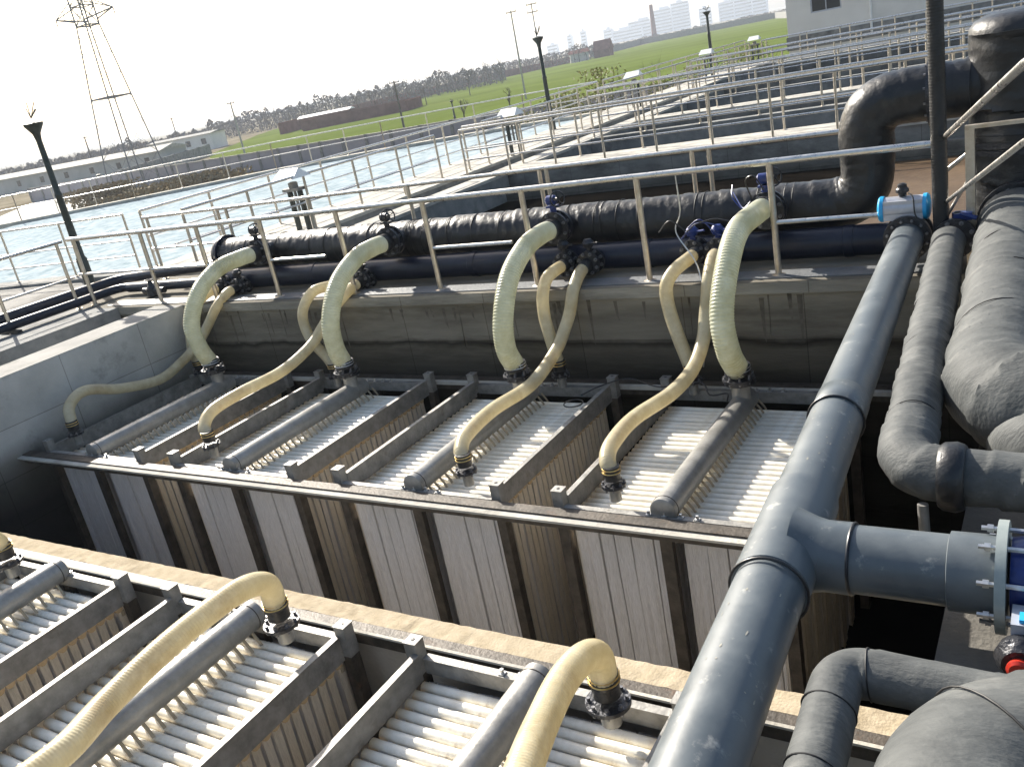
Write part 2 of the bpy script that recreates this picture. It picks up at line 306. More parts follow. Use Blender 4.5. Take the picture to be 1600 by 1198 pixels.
band('pool_kerb', [(-39,8.8),(-22,10.0),(-15.25,10.7)], .5, -4, 0, CONC, 'pale concrete kerb along the near side of the settling pool')
for k in range(1, 5):
    band('gutter_wall', [(x-.3*k*1.2, y+k*1.25) for x, y in far[:5]], .22, -4, -.1-.1*k, CONC, ['','first','second','third','outermost'][k]+' long narrow gutter wall outside the far pool kerb')
slab((-24,7.4,-4), (-13.93,10.2,-.05), CONCT, 'sunlit concrete apron left of the corner railing', name='apron_walkway')

# ------------------------------------------------------------------ railings
def post_mesh(h, r):
    return MB().cyl((0,0,0),(0,0,h),r,10).lathe((0,0,0),(0,0,1),[(0,r*2.1),(.012,r*2.1),(.02,r*1.3)],10)
PM = {}
def railing(a, b, label, spacing=1.36, h=1.09, r=.027, mids=((.55,None),), posts=None, group=None, mid_r=None, ptk=10):
    a, b = Vector(a), Vector(b); L = (b-a).length; d = (b-a)/L
    t = thing('railing', tuple(a), label, 'railing', group)
    key = (round(h,2), r)
    mb = MB().sweep([a+Vector((0,0,h)), b+Vector((0,0,h))], r, 12); mb.build('top_rail', STEEL, t)
    for z, segs in mids:
        for s0, s1 in (segs or ((0, L),)):
            MB().sweep([a+d*s0+Vector((0,0,z)), a+d*s1+Vector((0,0,z))], mid_r or r*.7, 8).build('mid_rail', STEEL, t)
    ss = posts if posts is not None else [L*i/max(1,round(L/spacing)) for i in range(max(1,round(L/spacing))+1)]
    if key not in PM:
        o = post_mesh(h, r).build('post', POST, None, off=(0,0,0)); PM[key] = o.data; bpy.data.objects.remove(o)
    for s in ss:
        o = bpy.data.objects.new('post', PM[key]); COL.objects.link(o); o.parent = t; o.location = d*s
    return t
X0 = -13.6
railing((X0,8.4,0), (-.95,8.4,0), 'front steel railing on the tank lip that the thick hoses pass', r=.032,
        posts=[x-X0 for x in (-13.45,-11.76,-10.5,-9.22,-7.85,-6.48,-5.12,-3.76,-2.42,-.97)],
        mids=((.52,((0,3.3),(4.4,5.4),(7.12,8.25),(11.18,12.2))),), mid_r=.022)
railing((X0,8.3,0), (X0,3,0), 'railing turning the corner towards the viewer above the two black pipes', posts=[.1,1.25,2.6,3.9], mids=((.5,None),))
railing((X0,9.87,0), (-1.9,9.87,0), 'back railing behind the black header pipes', spacing=1.78, mids=((.55,None),), posts=[.1,1.9,2.1,3.9,5.8,7.9,8.0,9.9,10.1])
railing((-12.6,18.36,0), (6,18.36,0), 'front one of the twin railings above the first basin', mids=((.6,None),(.38,None)), spacing=1.25)
railing((-13.2,19.4,0), (6,19.4,0), 'rear one of the twin railings above the first basin', spacing=1.55, mids=((.55,None),))
railing((-12.9,26.1,0), (8,26.1,0), 'front railing above the second basin', spacing=1.5)
railing((-12.9,26.85,0), (8,26.85,0), 'rear railing above the second basin', spacing=1.9)
railing((-12.6,34.7,0), (9,34.7,0), 'front railing on the third far walkway wall', spacing=1.6)
railing((-12.6,35.35,0), (9,35.35,0), 'rear railing on the third far walkway wall', spacing=1.9)
railing((-12.6,44.3,0), (12,44.3,0), 'front railing on the farthest walkway wall', spacing=1.8)
railing((-12.6,45.05,0), (12,45.05,0), 'rear railing on the farthest walkway wall, nearest the grey building', spacing=1.9)
for (y0, y1, nm) in ((10.3,18.0,'nearest'),(20.2,25.8,'middle'),(27.8,44,'far')):
    railing((-13.1,y0,0), (-13.1,y1,0), nm+' length of railing on the basin side of the pool walkway', spacing=1.7)
railing((-15.05,10.9,0), (-15.05,31.4,0), 'railing on the pool side of the long walkway', spacing=1.7, mids=((.6,None),(.3,None)))
railing((-15.1,32,0), (-15.1,50,0), 'far run of railing beyond the end of the pool', spacing=1.8)
for i, (a, b) in enumerate(zip(far, far[1:])):
    railing((*a,0), (*b,0), ['leftmost','second from left','third from left','fourth from left','fifth from left','rightmost'][i]+' run of railing on the far pool kerb', spacing=1.9, mids=((.55,None),), r=.024)
railing((-38,9.0,0), (-15.3,10.7,0), 'railing along the near edge of the settling pool', spacing=1.9, mids=((.6,None),(.3,None)), r=.022)

railing((-11.3,22.9,0), (7,22.9,0), 'railing on the narrow beam across the second basin', spacing=1.5)
slab((-11.4,22.8,-1.2), (16,23.1,0), CONC, 'narrow dark beam across the second basin under a railing', body=CONCT)
railing((-11.3,30.6,0), (8,30.6,0), 'railing on the narrow beam across the third basin', spacing=1.6)
slab((-11.4,30.5,-1.2), (16,30.8,0), CONC, 'narrow dark beam across the third basin under a railing')
rw = random.Random(77); mk = MB()
for _ in range(46):
    x = rw.uniform(-10.9,-1.4); w_ = rw.uniform(.006,.03); z0 = rw.uniform(-.13,-.2); h_ = rw.uniform(.1,.55)
    mk.add([(x-w_,8.2665,z0),(x+w_,8.2665,z0),(x+w_*.4+rw.uniform(-.02,.02),8.2665,z0-h_),(x-w_*.3,8.2665,z0-h_*rw.uniform(.7,1))], [(0,1,2,3)])
o_ = mk.build('leak_streaks', mat('leak_streak', (.07,.06,.045), (.16,.14,.11), 9, .9), hw); o_.location = -Vector(hw.location); o_['kind'] = 'stuff'
# stair rails at right
t = thing('stair_handrail', (-.95,8.4,0), 'pair of sloping steel stair rails rising to the right past the wrapped column', 'handrail')
MB().sweep([(-.95,8.42,1.13),(-.22,5.0,1.94),(-.16,4.6,2.0)], .023, 12).build('upper_rail', STEEL, t)
MB().sweep([(-.95,8.42,.58),(-.22,5.0,1.58),(-.12,4.5,1.7)], .017, 10).build('lower_rail', STEEL, t)
MB().sweep([(-.95,8.44,.45),(-.76,8.44,.78)], .014, 8).build('brace', STEEL, t)
MB().sweep([(-.95,8.46,.84),(-.74,8.46,1.0)], .018, 8).build('brace', STEEL, t)
solo('bracket_post', MB().box((-.79,8.36,0),(-.72,8.43,1.18)).box((-.79,8.36,1.18),(-.2,8.42,1.21)), POST, 'square steel bracket post standing in front of the wrapped column', 'post', smooth=False)

# ------------------------------------------------------------------ membrane modules
TZ = -1.0; PITCH_Y = .0865; NT = 26
def sheet(seed, x0, x1):
    rnd = random.Random(seed); mb = MB(); nseg = 5
    cuts = sorted([x0+(x1-x0)*rnd.uniform(.15,.4), x0+(x1-x0)*rnd.uniform(.5,.85)]); cuts += [x0+(x1-x0)*q for q in (rnd.uniform(.42,.48), rnd.uniform(.88,.95))]; edges = [x0]+sorted(cuts)+[x1]
    for e0, e1 in zip(edges, edges[1:]):
        e0 += rnd.uniform(.003,.01); e1 -= rnd.uniform(.003,.01); n = max(4, int((e1-e0)/.018)); rows = []
        lean = rnd.uniform(-.012,.012); yo = rnd.uniform(-.006,.006)
        off = [rnd.uniform(-.009,.009) for _ in range(n+1)]
        for j in range(nseg+1):
            z = -.15-2.25*j/nseg; row = []
            for i in range(n+1):
                x = e0+(e1-e0)*i/n+lean*j/nseg*2*math.sin(j*.9)+rnd.uniform(-.002,.002)
                row.append((x, yo-.03+off[i]*min(1, .3+j*.4)+rnd.uniform(-.003,.003), z))
            rows.append(row)
        vs = [p for r_ in rows for p in r_]; m_ = len(vs); vs += [(x,y+.062,z) for x,y,z in vs]
        fs = []
        for j in range(nseg):
            for i in range(n):
                a = j*(n+1)+i; fs += [(a,a+1,a+n+2,a+n+1),(m_+a,m_+a+n+1,m_+a+n+2,m_+a+1)]
            a = j*(n+1); fs += [(a,a+n+1,a+n+1+m_,a+m_)]; a += n; fs += [(a,a+m_,a+n+1+m_,a+n+1)]
        mb.add(vs, fs)
    return mb
def module_proto():
    t = thing('membrane_module', (0,0,0), 'x', 'membrane module', 'submerged membrane modules hung in the two tanks')
    for x in (-.9,.9):
        for y in (.055,2.445):
            MB().box((x-.043,y-.043,-2.6),(x+.043,y+.043,-.1)).build('corner_leg', FRAMED, t, smooth=False)
            pb = MB().box((x-.045,y-.045,-.098),(x+.045,y+.045,.13)).box((x-.05,y-.05,.13),(x+.05,y+.05,.138)).build('post_stub', FRAME, t, smooth=False)
            MB().cyl((x,y,.1385),(x,y,.1405),.014,10).build('bolt_hole', BLACK, pb)
    for x in (-.9,.9):
        s = -1 if x < 0 else 1; xi = x-s*.035
        MB().box((xi-.014,.1,-.13),(xi+.014,2.4,.056)).box((xi-.024,.1,.052),(xi+.024,2.4,.06)).build('side_bar', FRAME, t, smooth=False)
    for y in (.03,2.47):
        MB().box((-.853,y-.03,-.11),(.853,y+.03,0)).build('cross_bar', FRAME, t, smooth=False)
        MB().box((-.05,y-.03,-2.6),(.05,y+.03,-.113)).build('centre_leg', FRAMED, t, smooth=False)
        for k in range(4):
            bx = -.12+.13*k; MB().cyl((bx,y,.0),(bx,y,.035),.013,6).box((bx-.02,y-.02,.001),(bx+.02,y+.02,.008)).build('bolt', BOLT, t)
    MB().box((-.9,0,-2.62),(.9,2.5,-2.57)).build('base_frame', FRAMED, t, smooth=False)
    for x0, x1 in ((-.835,-.06),(.105,.835)): MB().box((x0,.092,-.235),(x1,.118,-.187)).build('resin_strip', OCHRE, t, smooth=False)
    # collector pipe over the tubes
    mb = MB().lathe((0,.02,.04),(0,1,0),[(0,.085),(.012,.104),(2.2,.104),(2.24,.09),(2.25,.04)],28)
    c = mb.build('collector_pipe', COLLM, t)
    MB().torus((0,.09,.04),(0,1,0),.104,.004,28,6).build('end_cap_seam', FRAMED, c)
    mb = MB()
    for i in range(NT):
        for s in (-1,1):
            y = .16+PITCH_Y*i; mb.sweep([(s*.135,y,-.125),(s*.112,y,-.085),(s*.07,y,-.03)], .011, 6)
    nz = mb.build('nozzle_row', OCHRE, t); nz['kind'] = 'stuff'
    # tubes: four slightly different meshes shared
    tm = []
    for k in range(5):
        rnd = random.Random(k); x0, x1 = -.845+rnd.uniform(0,.012), .845-rnd.uniform(0,.012); dz = rnd.uniform(-.004,.004)
        pts = [Vector((x0+(x1-x0)*i/8, rnd.uniform(-.002,.002), -.155+dz+rnd.uniform(-.0015,.0015))) for i in range(9)]
        o = MB().sweep(pts, .036, 12).build('x', TUBE); tm.append(o.data); bpy.data.objects.remove(o)
    sm = []
    for k in range(4):
        for x0, x1 in ((-.835,-.06),(.105,.835)):
            o = sheet(k*10+(x0 > 0), x0, x1).build('x', CURT, smooth=True); sm.append(o.data); bpy.data.objects.remove(o)
    for i in range(NT):
        y = .13+PITCH_Y*i
        o = bpy.data.objects.new('header_tube', tm[(i*3+i//4)%5]); COL.objects.link(o); o.parent = t; o.location = (0,y,random.uniform(-.003,.003))
        if i in (0,): pass
        k = (i*5+1)%4
        for q in (0,1):
            o = bpy.data.objects.new('membrane_curtain', sm[k*2+q]); COL.objects.link(o); o.parent = t
            o.location = (0,y+(0.0 if i else -.02),0)
    return t
def collector_riser(t, seed):
    # riser and flange at the far end of the collector, tank one only
    MB().lathe((0,2.06,.1),(0,0,1),[(0,.085),(.11,.085),(.15,.1),(.155,.1)],24).build('riser', COLLM, t)
    f = MB().lathe((0,2.06,.258),(0,0,1),[(0,.145),(.03,.145)],28).build('flange', IRON, t)
    mb = MB()
    for k in range(8):
        a = k*math.pi/4+.3; mb.cyl((.12*math.cos(a),2.06+.12*math.sin(a),.235),(.12*math.cos(a),2.06+.12*math.sin(a),.36),.011,6)
    q = mb.build('bolt_ring', DBOLT, f); q['kind'] = 'stuff'
proto = module_proto()
CX = [-9.84,-7.43,-5.0,-2.6]
w1 = ['leftmost membrane module in the long tank, nearest the concrete side wall','second membrane module from the left in the long tank',
      'third membrane module from the left in the long tank','rightmost membrane module in the long tank, partly under the big grey pipe']
w2 = ['far left membrane module of the near tank, cut by the left picture edge','middle membrane module of the near tank with a hose laid beside its collector',
      'right membrane module of the near tank, beside the big grey pipe']
mods2 = []
for i, cx in enumerate(CX[1:]):
    c = copy_tree(proto); c.location = (cx,3.52,TZ); c.rotation_euler.z = math.pi; c['label'] = w2[i]; mods2.append(c)
collector_riser(proto, 0)
for i, cx in enumerate(CX):
    c = proto if i == 0 else copy_tree(proto); c.location = (cx,5.42,TZ); c['label'] = w1[i]

def beam(a, b, m, label, lip=None):
    t = thing('support_beam', a, label, 'beam'); MB().box(a, b).build('web', m, t, smooth=False)
    if lip: MB().box(*lip).build('flange_edge', CONCL, t, smooth=False)
    return t
beam((-11.05,5.27,-1.1),(-.45,5.385,-.985), FRAMED, 'long front support beam along the membrane module row', lip=((-11.05,5.2,-1.02),(-.45,5.268,-1.0)))
beam((-11.05,7.99,-1.12),(-.45,8.12,-1.0), FRAMED, 'rear support beam under the tank wall behind the modules', lip=((-11.05,7.93,-1.04),(-.45,7.988,-1.0)))
beam((-11.05,3.575,-1.1),(-.45,3.655,-.99), FRAMED, 'support beam against the ochre divider in the near tank', lip=((-11.05,3.55,-1.0),(-.45,3.574,-.985)))

# ------------------------------------------------------------------ pipes
def seg_noise(p, s, a): return a*noise.noise(Vector(p)*s)
def wrapped(pts, r, m, t, name='wrap', band_=.17, amp=.05, ridge=.03, seed=0, n=44, step=.018, fine=.12):
    P = even(pts, step); rnd = random.Random(seed); bands = []; s = 0
    while s < len(P)*step+1: bands.append(s); s += band_*rnd.uniform(.65,1.4)
    amps = [rnd.uniform(-1,1) for _ in bands]
    def rad(i, th, p):
        s = i*step + .06*math.sin(th+seed)     # wraps are laid slightly askew
        k = 0
        while k < len(bands)-1 and bands[k+1] <= s: k += 1
        u = (s-bands[k])/((bands[k+1] if k < len(bands)-1 else bands[k]+band_)-bands[k]); u = max(0, min(1, u))
        q = Vector((math.cos(th)*1.3+seed, math.sin(th)*1.3, s*3))
        return r*(1+ridge*(1-u)**2*.8+amps[k]*ridge*.5+amp*.6*noise.noise(q)+amp*.22*noise.noise(q*3.1)+amp*fine*noise.noise(Vector((math.cos(th)*2,math.sin(th)*2,s*16))))
    mb = MB().sweep(P, rad, n); o = mb.build(name, m, t)
    return o, P
def seam(P, i, r, t, skew=0.0, th=.004):
    ax = (P[min(i+1,len(P)-1)]-P[max(i-1,0)]).normalized(); ax = (ax+Vector((skew,skew*.6,skew))).normalized()
    return MB().torus(P[i], ax, r, th, 36, 6).build('tape_seam', TAPE, t)
def flange(c, ax, r, t, m=IRON, th=.035, nb=8, br=.012, bl=.05, name='flange', pair=False):
    c = Vector(c); ax = Vector(ax).normalized(); mb = MB().lathe(c-ax*th/2, ax, [(0,r),(th,r)], 28)
    if pair: mb.lathe(c-ax*th/2+ax*(th+.01), ax, [(0,r*.98),(th,r*.98)], 28)
    f = mb.build(name, m, t)
    u = (Vector((0,0,1)) if abs(ax.z) < .9 else Vector((1,0,0))); u = (u-ax*u.dot(ax)).normalized(); v = ax.cross(u); mb = MB()
    for k in range(nb):
        a = 2*math.pi*(k+.5)/nb; p = c+(u*math.cos(a)+v*math.sin(a))*r*.83; mb.cyl(p-ax*bl, p+ax*bl, br, 6).cyl(p-ax*(bl-.02), p-ax*(bl-.04), br*1.7, 6)
    q = mb.build('bolt_ring', BOLT if m == FLGRN else DBOLT, f); q['kind'] = 'stuff'; return f

# insulated upper header
t = thing('insulated_header_pipe', (-10.9,9.25,.2), 'long black foam wrapped header pipe on the walkway, rising to a right end elbow', 'pipe')
pts = bend([(-10.95,9.25,.47),(-1.72,9.25,.47),(-1.72,9.25,1.42),(-.8,9.25,1.42)], .36)
o, P = wrapped(pts, .245, WRAPB, t, amp=.07, ridge=.03, band_=.4, seed=3, n=44, step=.02, fine=.4)
for i in range(14, len(P)-4, 1):
    pass
rr = random.Random(5); i = 10
while i < 300:
    seam(P, int(i*1.5), .253, t, rr.uniform(-.05,.05), .005)
    if rr.random() < .4: seam(P, int(i*1.5)+4, .252, t, .02, .004)
    i += rr.choice((9,13,17,22))
flange((-10.98,9.25,.47), (1,0,0), .3, t, HDPE, .05, 12, name='end_flange')
MB().lathe((-11.2,9.25,.47),(1,0,0),[(0,.1),(.03,.2),(.1,.25),(.2,.25)],28).build('end_cap', HDPE, t)
flange((-1.13,9.25,1.42), (1,0,0), .3, t, IRON, .05, 12, pair=True)
# lower header
t = thing('lower_header_pipe', (-11,8.92,0), 'bare blue black header pipe lying on the walkway below the wrapped one', 'pipe')
MB().sweep(bend([(-13.2,8.92,.12),(-11.2,8.92,.14),(-10.9,8.92,.17),(-1.45,8.92,.17)],.1), lambda i, th, p: .15 if p.x > -11.0 else .075, 24).build('pipe_body', HDPE, t)
for x in (-9.0,-6.3,-4.0,-1.9): MB().lathe((x,8.92,.17),(1,0,0),[(0,.152),(.005,.158),(.09,.158),(.095,.152)],24).build('joint_collar', HDPE, t)
for k, (x, y, lab) in enumerate(((-13.5,8.95,'right one of the two black pipes running beside the corner railing'),(-14.25,9.5,'left one of the two black pipes running beside the corner railing'))):
    t = thing('service_pipe', (x,y,0), lab, 'pipe', )
    e = (-11.0, y+.15, .16) if k else (-13.0, y+.02, .12)
    MB().sweep(bend([(x-.2,2.5,.12),(x,y,.12),e] if not k else [(x-.35,2.5,.12),(x,y,.14),(-11.0,9.5,.3)],.3), .085 if k else .07, 16).build('pipe_body', HDPE, t)
    for yy in (5.4,7.0): MB().box((x-.35,yy,-.0),(x+.12,yy+.08,.05)).build('pipe_saddle', IRON, t, smooth=False)
solo('drain_valve', MB().cyl((-12.6,8.75,.1),(-12.1,8.75,.1),.05,12).lathe((-12.4,8.75,.02),(0,0,1),[(0,.09),(.12,.09),(.16,.05),(.24,.03)],14).torus((-12.4,8.75,.27),(0,0,1),.07,.01,16,6), IRON, 'small black valve on the thin pipe left of the headers', 'valve')

# valves on the headers
def handwheel(c, ax, r, t):
    c = Vector(c); ax = Vector(ax).normalized(); mb = MB().torus(c, ax, r, .009, 24, 6)
    u = Vector((0,0,1)); u = (u-ax*u.dot(ax)).normalized(); v = ax.cross(u)
    for k in range(5):
        a = 2*math.pi*k/5; mb.cyl(c, c+(u*math.cos(a)+v*math.sin(a))*r, .006, 6)
    mb.lathe(c-ax*.015, ax, [(0,.02),(.03,.02)], 10); return mb.build('handwheel', IRON, t)
def upper_valve(x, lab, blue=False):
    t = thing('butterfly_valve', (x,8.8,.3), lab, 'valve', 'valves feeding the thick hoses'); z = .56
    MB().sweep([(x,9.1,z-.02),(x,8.86,z)], .105, 20).build('branch_stub', WRAPB, t)
    flange((x,8.86,z), (0,1,0), .19, t, IRON, .03, 8)
    MB().lathe((x,8.80,z),(0,1,0),[(0,.15),(.045,.15)],24).build('valve_body', BLUE if blue else HDPE, t)
    flange((x,8.77,z), (0,1,0), .185, t, IRON, .03, 8)
    MB().cyl((x,8.82,z+.13),(x,8.82,z+.25),.036,12).box((x-.06,8.77,z+.23),(x+.06,8.87,z+.25)).build('valve_neck', BLUE if blue else IRON, t)
    MB().lathe((x-.07,8.82,z+.31),(1,0,0),[(0,.035),(.02,.055),(.11,.055),(.13,.035)],14).build('gearbox', BLUE if blue else IRON, t)
    MB().cyl((x+.03,8.80,z+.31),(x+.12,8.74,z+.33),.012,8).build('stem', IRON, t)
    handwheel((x+.12,8.74,z+.33), (.8,-.6,.1), .085, t)
    return t
ordn = ['far left','second from left','second from right','right hand']
for i, x in enumerate(CX): upper_valve(x, ordn[i]+' handwheel valve feeding a thick green hose from the wrapped header', blue=i >= 2)
def small_valve(x, lab, z=.2, m=IRON):
    t = thing('hose_valve', (x,8.7,0), lab, 'valve', 'valves feeding the thin hoses')
    MB().sweep([(x,8.85,.18),(x,8.72,z)], .06, 14).build('branch_stub', HDPE, t)
    flange((x,8.74,z), (0,1,0), .14, t, IRON, .03, 8, br=.013, bl=.05)
    MB().lathe((x,8.66,z),(0,1,0),[(0,.09),(.04,.1),(.05,.09)],18).build('valve_body', m, t)
    flange((x,8.62,z), (0,1,0), .135, t, IRON, .03, 8, br=.013, bl=.05)
    MB().cyl((x,8.68,z+.09),(x,8.68,z+.2),.03,8).lathe((x,8.68,z+.17),(0,0,1),[(0,.05),(.05,.07),(.09,.04)],12).build('valve_neck', m, t)
    MB().cyl((x,8.68,z+.2),(x+.16,8.6,z+.23),.011,8).build('lever', BLUE if m == BLUE else IRON, t)
    return t
SV = [(-10.58,.12,IRON,'left valve of the pair at the far left hose station'),(-10.27,.1,IRON,'right valve of the pair at the far left hose station'),
      (-8.2,.1,IRON,'left valve of the pair beside the second thick hose'),(-7.9,.1,IRON,'right valve of the pair beside the second thick hose'),
      (-4.87,.17,IRON,'left valve of the black pair beside the third thick hose'),(-4.56,.17,IRON,'right valve of the black pair beside the third thick hose'),
      (-3.35,.22,BLUE,'left valve of the blue pair tangled with wires'),(-3.08,.22,BLUE,'right valve of the blue pair beside the right hand thick hose')]
for x, z, m, lab in SV: small_valve(x, lab, z, m)

# hoses
def hose(pts, r, m, lab, group, end=(0,0,-1), cuff=.1, fl=.1, pitch=.024, rib=.035, clamps=True, top_cuff=True, n=18, flare=True):
    P = even(spline(pts, .02), .005)
    t = thing('hose', tuple(P[-1]), lab, 'hose', group)
    per = pitch/.005
    MB().sweep(P, lambda i, th, p: r*(1+rib*(math.cos(2*math.pi*i/per-th))+.012*noise.noise(p*4)), n).build('hose_tube', m, t)
    e = P[-1]; end = Vector(end).normalized()
    c = MB().lathe(e-end*.05, end, [(0,r*1.06),(.07,r*1.08),(.08,r*.98),(cuff+.03,r*.98)], 20).build('end_cuff', BLACK, t)
    if clamps:
        for d in (-.03,.0): MB().torus(e+end*d, end, r*1.07, .006, 20, 6).build('hose_clamp', BRASS if m == HOSES else BOLT, t)
    if fl:
        f = flange(e+end*(cuff+.03), end, fl, t, IRON, .024, 8, br=.011, bl=.035, name='hose_flange')
        if flare: MB().cyl(e+end*(cuff+.04), e+end*(cuff+.17), r*.72, 14).build('nozzle_pipe', COLLM, t)
    if top_cuff:
        s = P[0]; d = (P[4]-P[0]).normalized(); MB().lathe(s-d*.04, d, [(0,r*.96),(.07,r*1.1),(.14,r*1.1),(.145,r*.98)], 20).build('start_cuff', BLACK, t)
    return t
G1, G2 = 'thick green tinted hoses from the wrapped header', 'thin yellow tinted hoses from the lower header'
prof = [(8.74,.56),(8.46,.57),(8.05,.53),(7.64,.33),(7.38,-.02),(7.36,-.35),(7.45,-.6)]
var = [0,.02,-.02,-.1]
hl = ['far left thick green hose, arching from the header end down to the leftmost collector','second thick green hose from the left, crossed by a thin yellow hose',
      'third thick green hose from the left, standing clear of the thin hoses','rightmost thick green hose, longest and nearest the grey pipe']
for i, cx in enumerate(CX):
    pts = [(cx+(.0 if k not in (2,3,4) else (-.04,.02,.03,-.03)[i]), y+(var[i] if 1 < k < 6 else 0), z+(.04 if i == 3 and k < 3 else 0)) for k, (y, z) in enumerate(prof)]
    hose(pts, .108, HOSEL, hl[i], G1, cuff=.06, fl=.15, pitch=.03, rib=.024, n=20, flare=False)
HB = {'B1':[(-10.27,8.6,.1),(-10.27,8.4,.09),(-10.24,8.13,-.03),(-10.43,8.03,-.28),(-10.55,7.88,-.48),(-10.66,7.6,-.66),(-10.69,7.2,-.76),(-10.66,6.6,-.64),(-10.66,6.12,-.47),(-10.64,5.84,-.56),(-10.52,5.72,-.76)],
 'B2':[(-7.9,8.6,.1),(-7.88,8.4,.09),(-7.84,8.15,.04),(-7.97,8.04,-.1),(-8.12,7.92,-.3),(-8.19,7.7,-.47),(-8.13,7.1,-.56),(-8.06,6.4,-.53),(-8.12,5.98,-.58),(-8.08,5.78,-.68),(-7.98,5.72,-.76)],
 'B3':[(-4.58,8.6,.16),(-4.58,8.4,.11),(-4.55,8.15,.0),(-4.57,8.05,-.19),(-4.63,7.97,-.37),(-4.69,7.8,-.56),(-4.68,7.2,-.69),(-4.72,6.5,-.67),(-4.68,5.98,-.68),(-4.63,5.78,-.73),(-4.57,5.71,-.79)],
 'B4':[(-3.07,8.6,.22),(-3.06,8.4,.2),(-3.03,8.15,.07),(-3.06,8.04,-.24),(-3.05,7.85,-.46),(-3.05,7.5,-.62),(-3.08,7.0,-.66),(-3.2,6.4,-.65),(-3.19,5.92,-.66),(-3.15,5.73,-.71),(-3.1,5.68,-.78)],
 'A1':[(-10.58,8.6,.12),(-10.6,8.4,.13),(-10.69,8.14,.0),(-10.76,8.02,-.24),(-10.75,7.9,-.55),(-10.64,7.84,-.78)],
 'A2':[(-8.22,8.6,.1),(-8.26,8.42,.12),(-8.36,8.2,.12),(-8.46,8.07,-.02),(-8.5,8.01,-.21),(-8.38,7.94,-.46),(-8.1,7.85,-.66),(-7.97,7.8,-.78)],
 'A3':[(-4.85,8.6,.17),(-4.85,8.42,.18),(-4.87,8.2,.14),(-4.88,8.07,.0),(-4.88,8.02,-.21),(-4.82,7.95,-.4),(-4.72,7.87,-.74)],
 'A4':[(-3.3,8.6,.22),(-3.32,8.42,.21),(-3.4,8.2,.15),(-3.45,8.07,.03),(-3.43,8.02,-.18),(-3.34,7.93,-.42),(-3.2,7.83,-.76)]}
LB = {'B1':'leftmost thin yellow hose, S shaped, lying across the dark tank corner','B2':'thin yellow hose looping in front of the second thick hose to a front flange',
 'B3':'thin yellow hose in a long S between the third and fourth collectors','B4':'rightmost thin yellow hose in an S down to a front flange by the last collector',
 'A1':'short thin hose tucked behind the far left thick hose','A2':'short thin hose bowing left behind the second thick hose',
 'A3':'short thin hose bowing left just right of the third thick hose','A4':'short thin hose bowing left beside the hanging wires'}
for k, pts in HB.items(): hose(pts, .068, HOSES, LB[k], G2, cuff=.09, fl=.1, pitch=.02, rib=.012, n=14)
NB = [([(-4.9,.6,-.3),(-4.3,1.2,-.33),(-4.22,1.6,-.36),(-4.38,2.0,-.4),(-4.42,2.4,-.37),(-4.43,2.8,-.36),(-4.43,3.08,-.38),(-4.48,3.28,-.5),(-4.53,3.33,-.7)],'hose laid along the middle module of the near tank, rising over its collector end'),
      ([(-1.4,1.0,.0),(-1.6,1.6,-.1),(-1.82,2.2,-.22),(-1.96,2.6,-.33),(-2.03,2.9,-.38),(-2.04,3.12,-.42),(-2.05,3.28,-.53),(-2.07,3.33,-.72)],'hose beside the big grey pipe in the near tank, bent down to a black flange'),
      ([(-8.9,2.0,-.4),(-8.5,2.6,-.4),(-8.1,3.0,-.42),(-7.95,3.2,-.5),(-7.98,3.32,-.65),(-8.0,3.35,-.74)],'hose end entering at the left picture edge above the near tank')]
for pts, lab in NB: hose(pts, .078, HOSES, lab, 'hoses of the near membrane tank', cuff=.12, fl=.125, pitch=.02, rib=.016, n=20, top_cuff=False)

# big grey pvc pipe with tee
t = thing('grey_pvc_pipe', (-1.25,8.3,.3), 'big grey plastic pipe running towards the viewer with a tee branch to the right', 'pipe')
def gx(y): return -.94-(y-1.96)*.0495
def gp(y): return Vector((gx(y), y, .3))
MB().sweep([gp(8.36), gp(4.6), gp(3.6), gp(2.9), gp(.2)], .138, 40).build('pipe_body', PVC, t)
D = (gp(0)-gp(5)).normalized()
for y0, L, rr_ in ((4.75,.25,.142),):
    MB().lathe(gp(y0), D, [(0,.139),(.004,rr_),(L,rr_),(L+.004,.139)], 40).build('coupling', PVC, t)
MB().torus(gp(4.5), D, .146, .006, 40, 8).build('joint_ring', PVCD, t)
tee = MB().lathe(gp(3.62), D, [(0,.139),(.012,.153),(.7,.153),(.71,.14)], 40).build('tee_fitting', PVC, t)
MB().lathe(gp(3.2)+Vector((0,0,0)), (1,.0,0), [(.05,.185),(.13,.155),(.17,.146),(.27,.146),(.272,.14)], 40).build('tee_branch_socket', PVC, tee)
MB().torus(gp(2.9), D, .153, .006, 40, 8).build('joint_ring', PVCD, t)
rw = random.Random(12)
mk = MB()
for _ in range(34):
    yy = rw.choice((rw.uniform(2.2,2.75), rw.uniform(1.7,6.5), rw.uniform(3.7,4.4))); th = rw.uniform(.5,2.6); c_ = gp(yy); L_ = rw.uniform(.003,.014); W_ = rw.uniform(.002,.006)
    vs = []
    for q in range(7):
        a_ = 2*math.pi*q/7; dy = L_*math.cos(a_)*rw.uniform(.6,1.2); dt = W_*math.sin(a_)*rw.uniform(.6,1.2)/.138
        vs.append(Vector((c_.x+.1392*math.cos(th+dt), yy+dy, .3+.1392*math.sin(th+dt))))
    mk.add(vs, [tuple(range(7))])
o_ = mk.build('dried_splashes', mat('dried_splash', (.2,.2,.18), (.3,.29,.25), 20, .9), t); o_['kind'] = 'stuff'
bx = gx(3.2)
MB().sweep([(bx+.2,3.2,.3),(-.33,3.2,.3),(-.2,3.2,.3)], .137, 40).build('branch_pipe', PVC, t)
MB().torus((bx+.275,3.2,.3),(1,0,0), .142, .007, 40, 8).build('joint_ring', PVCD, t)
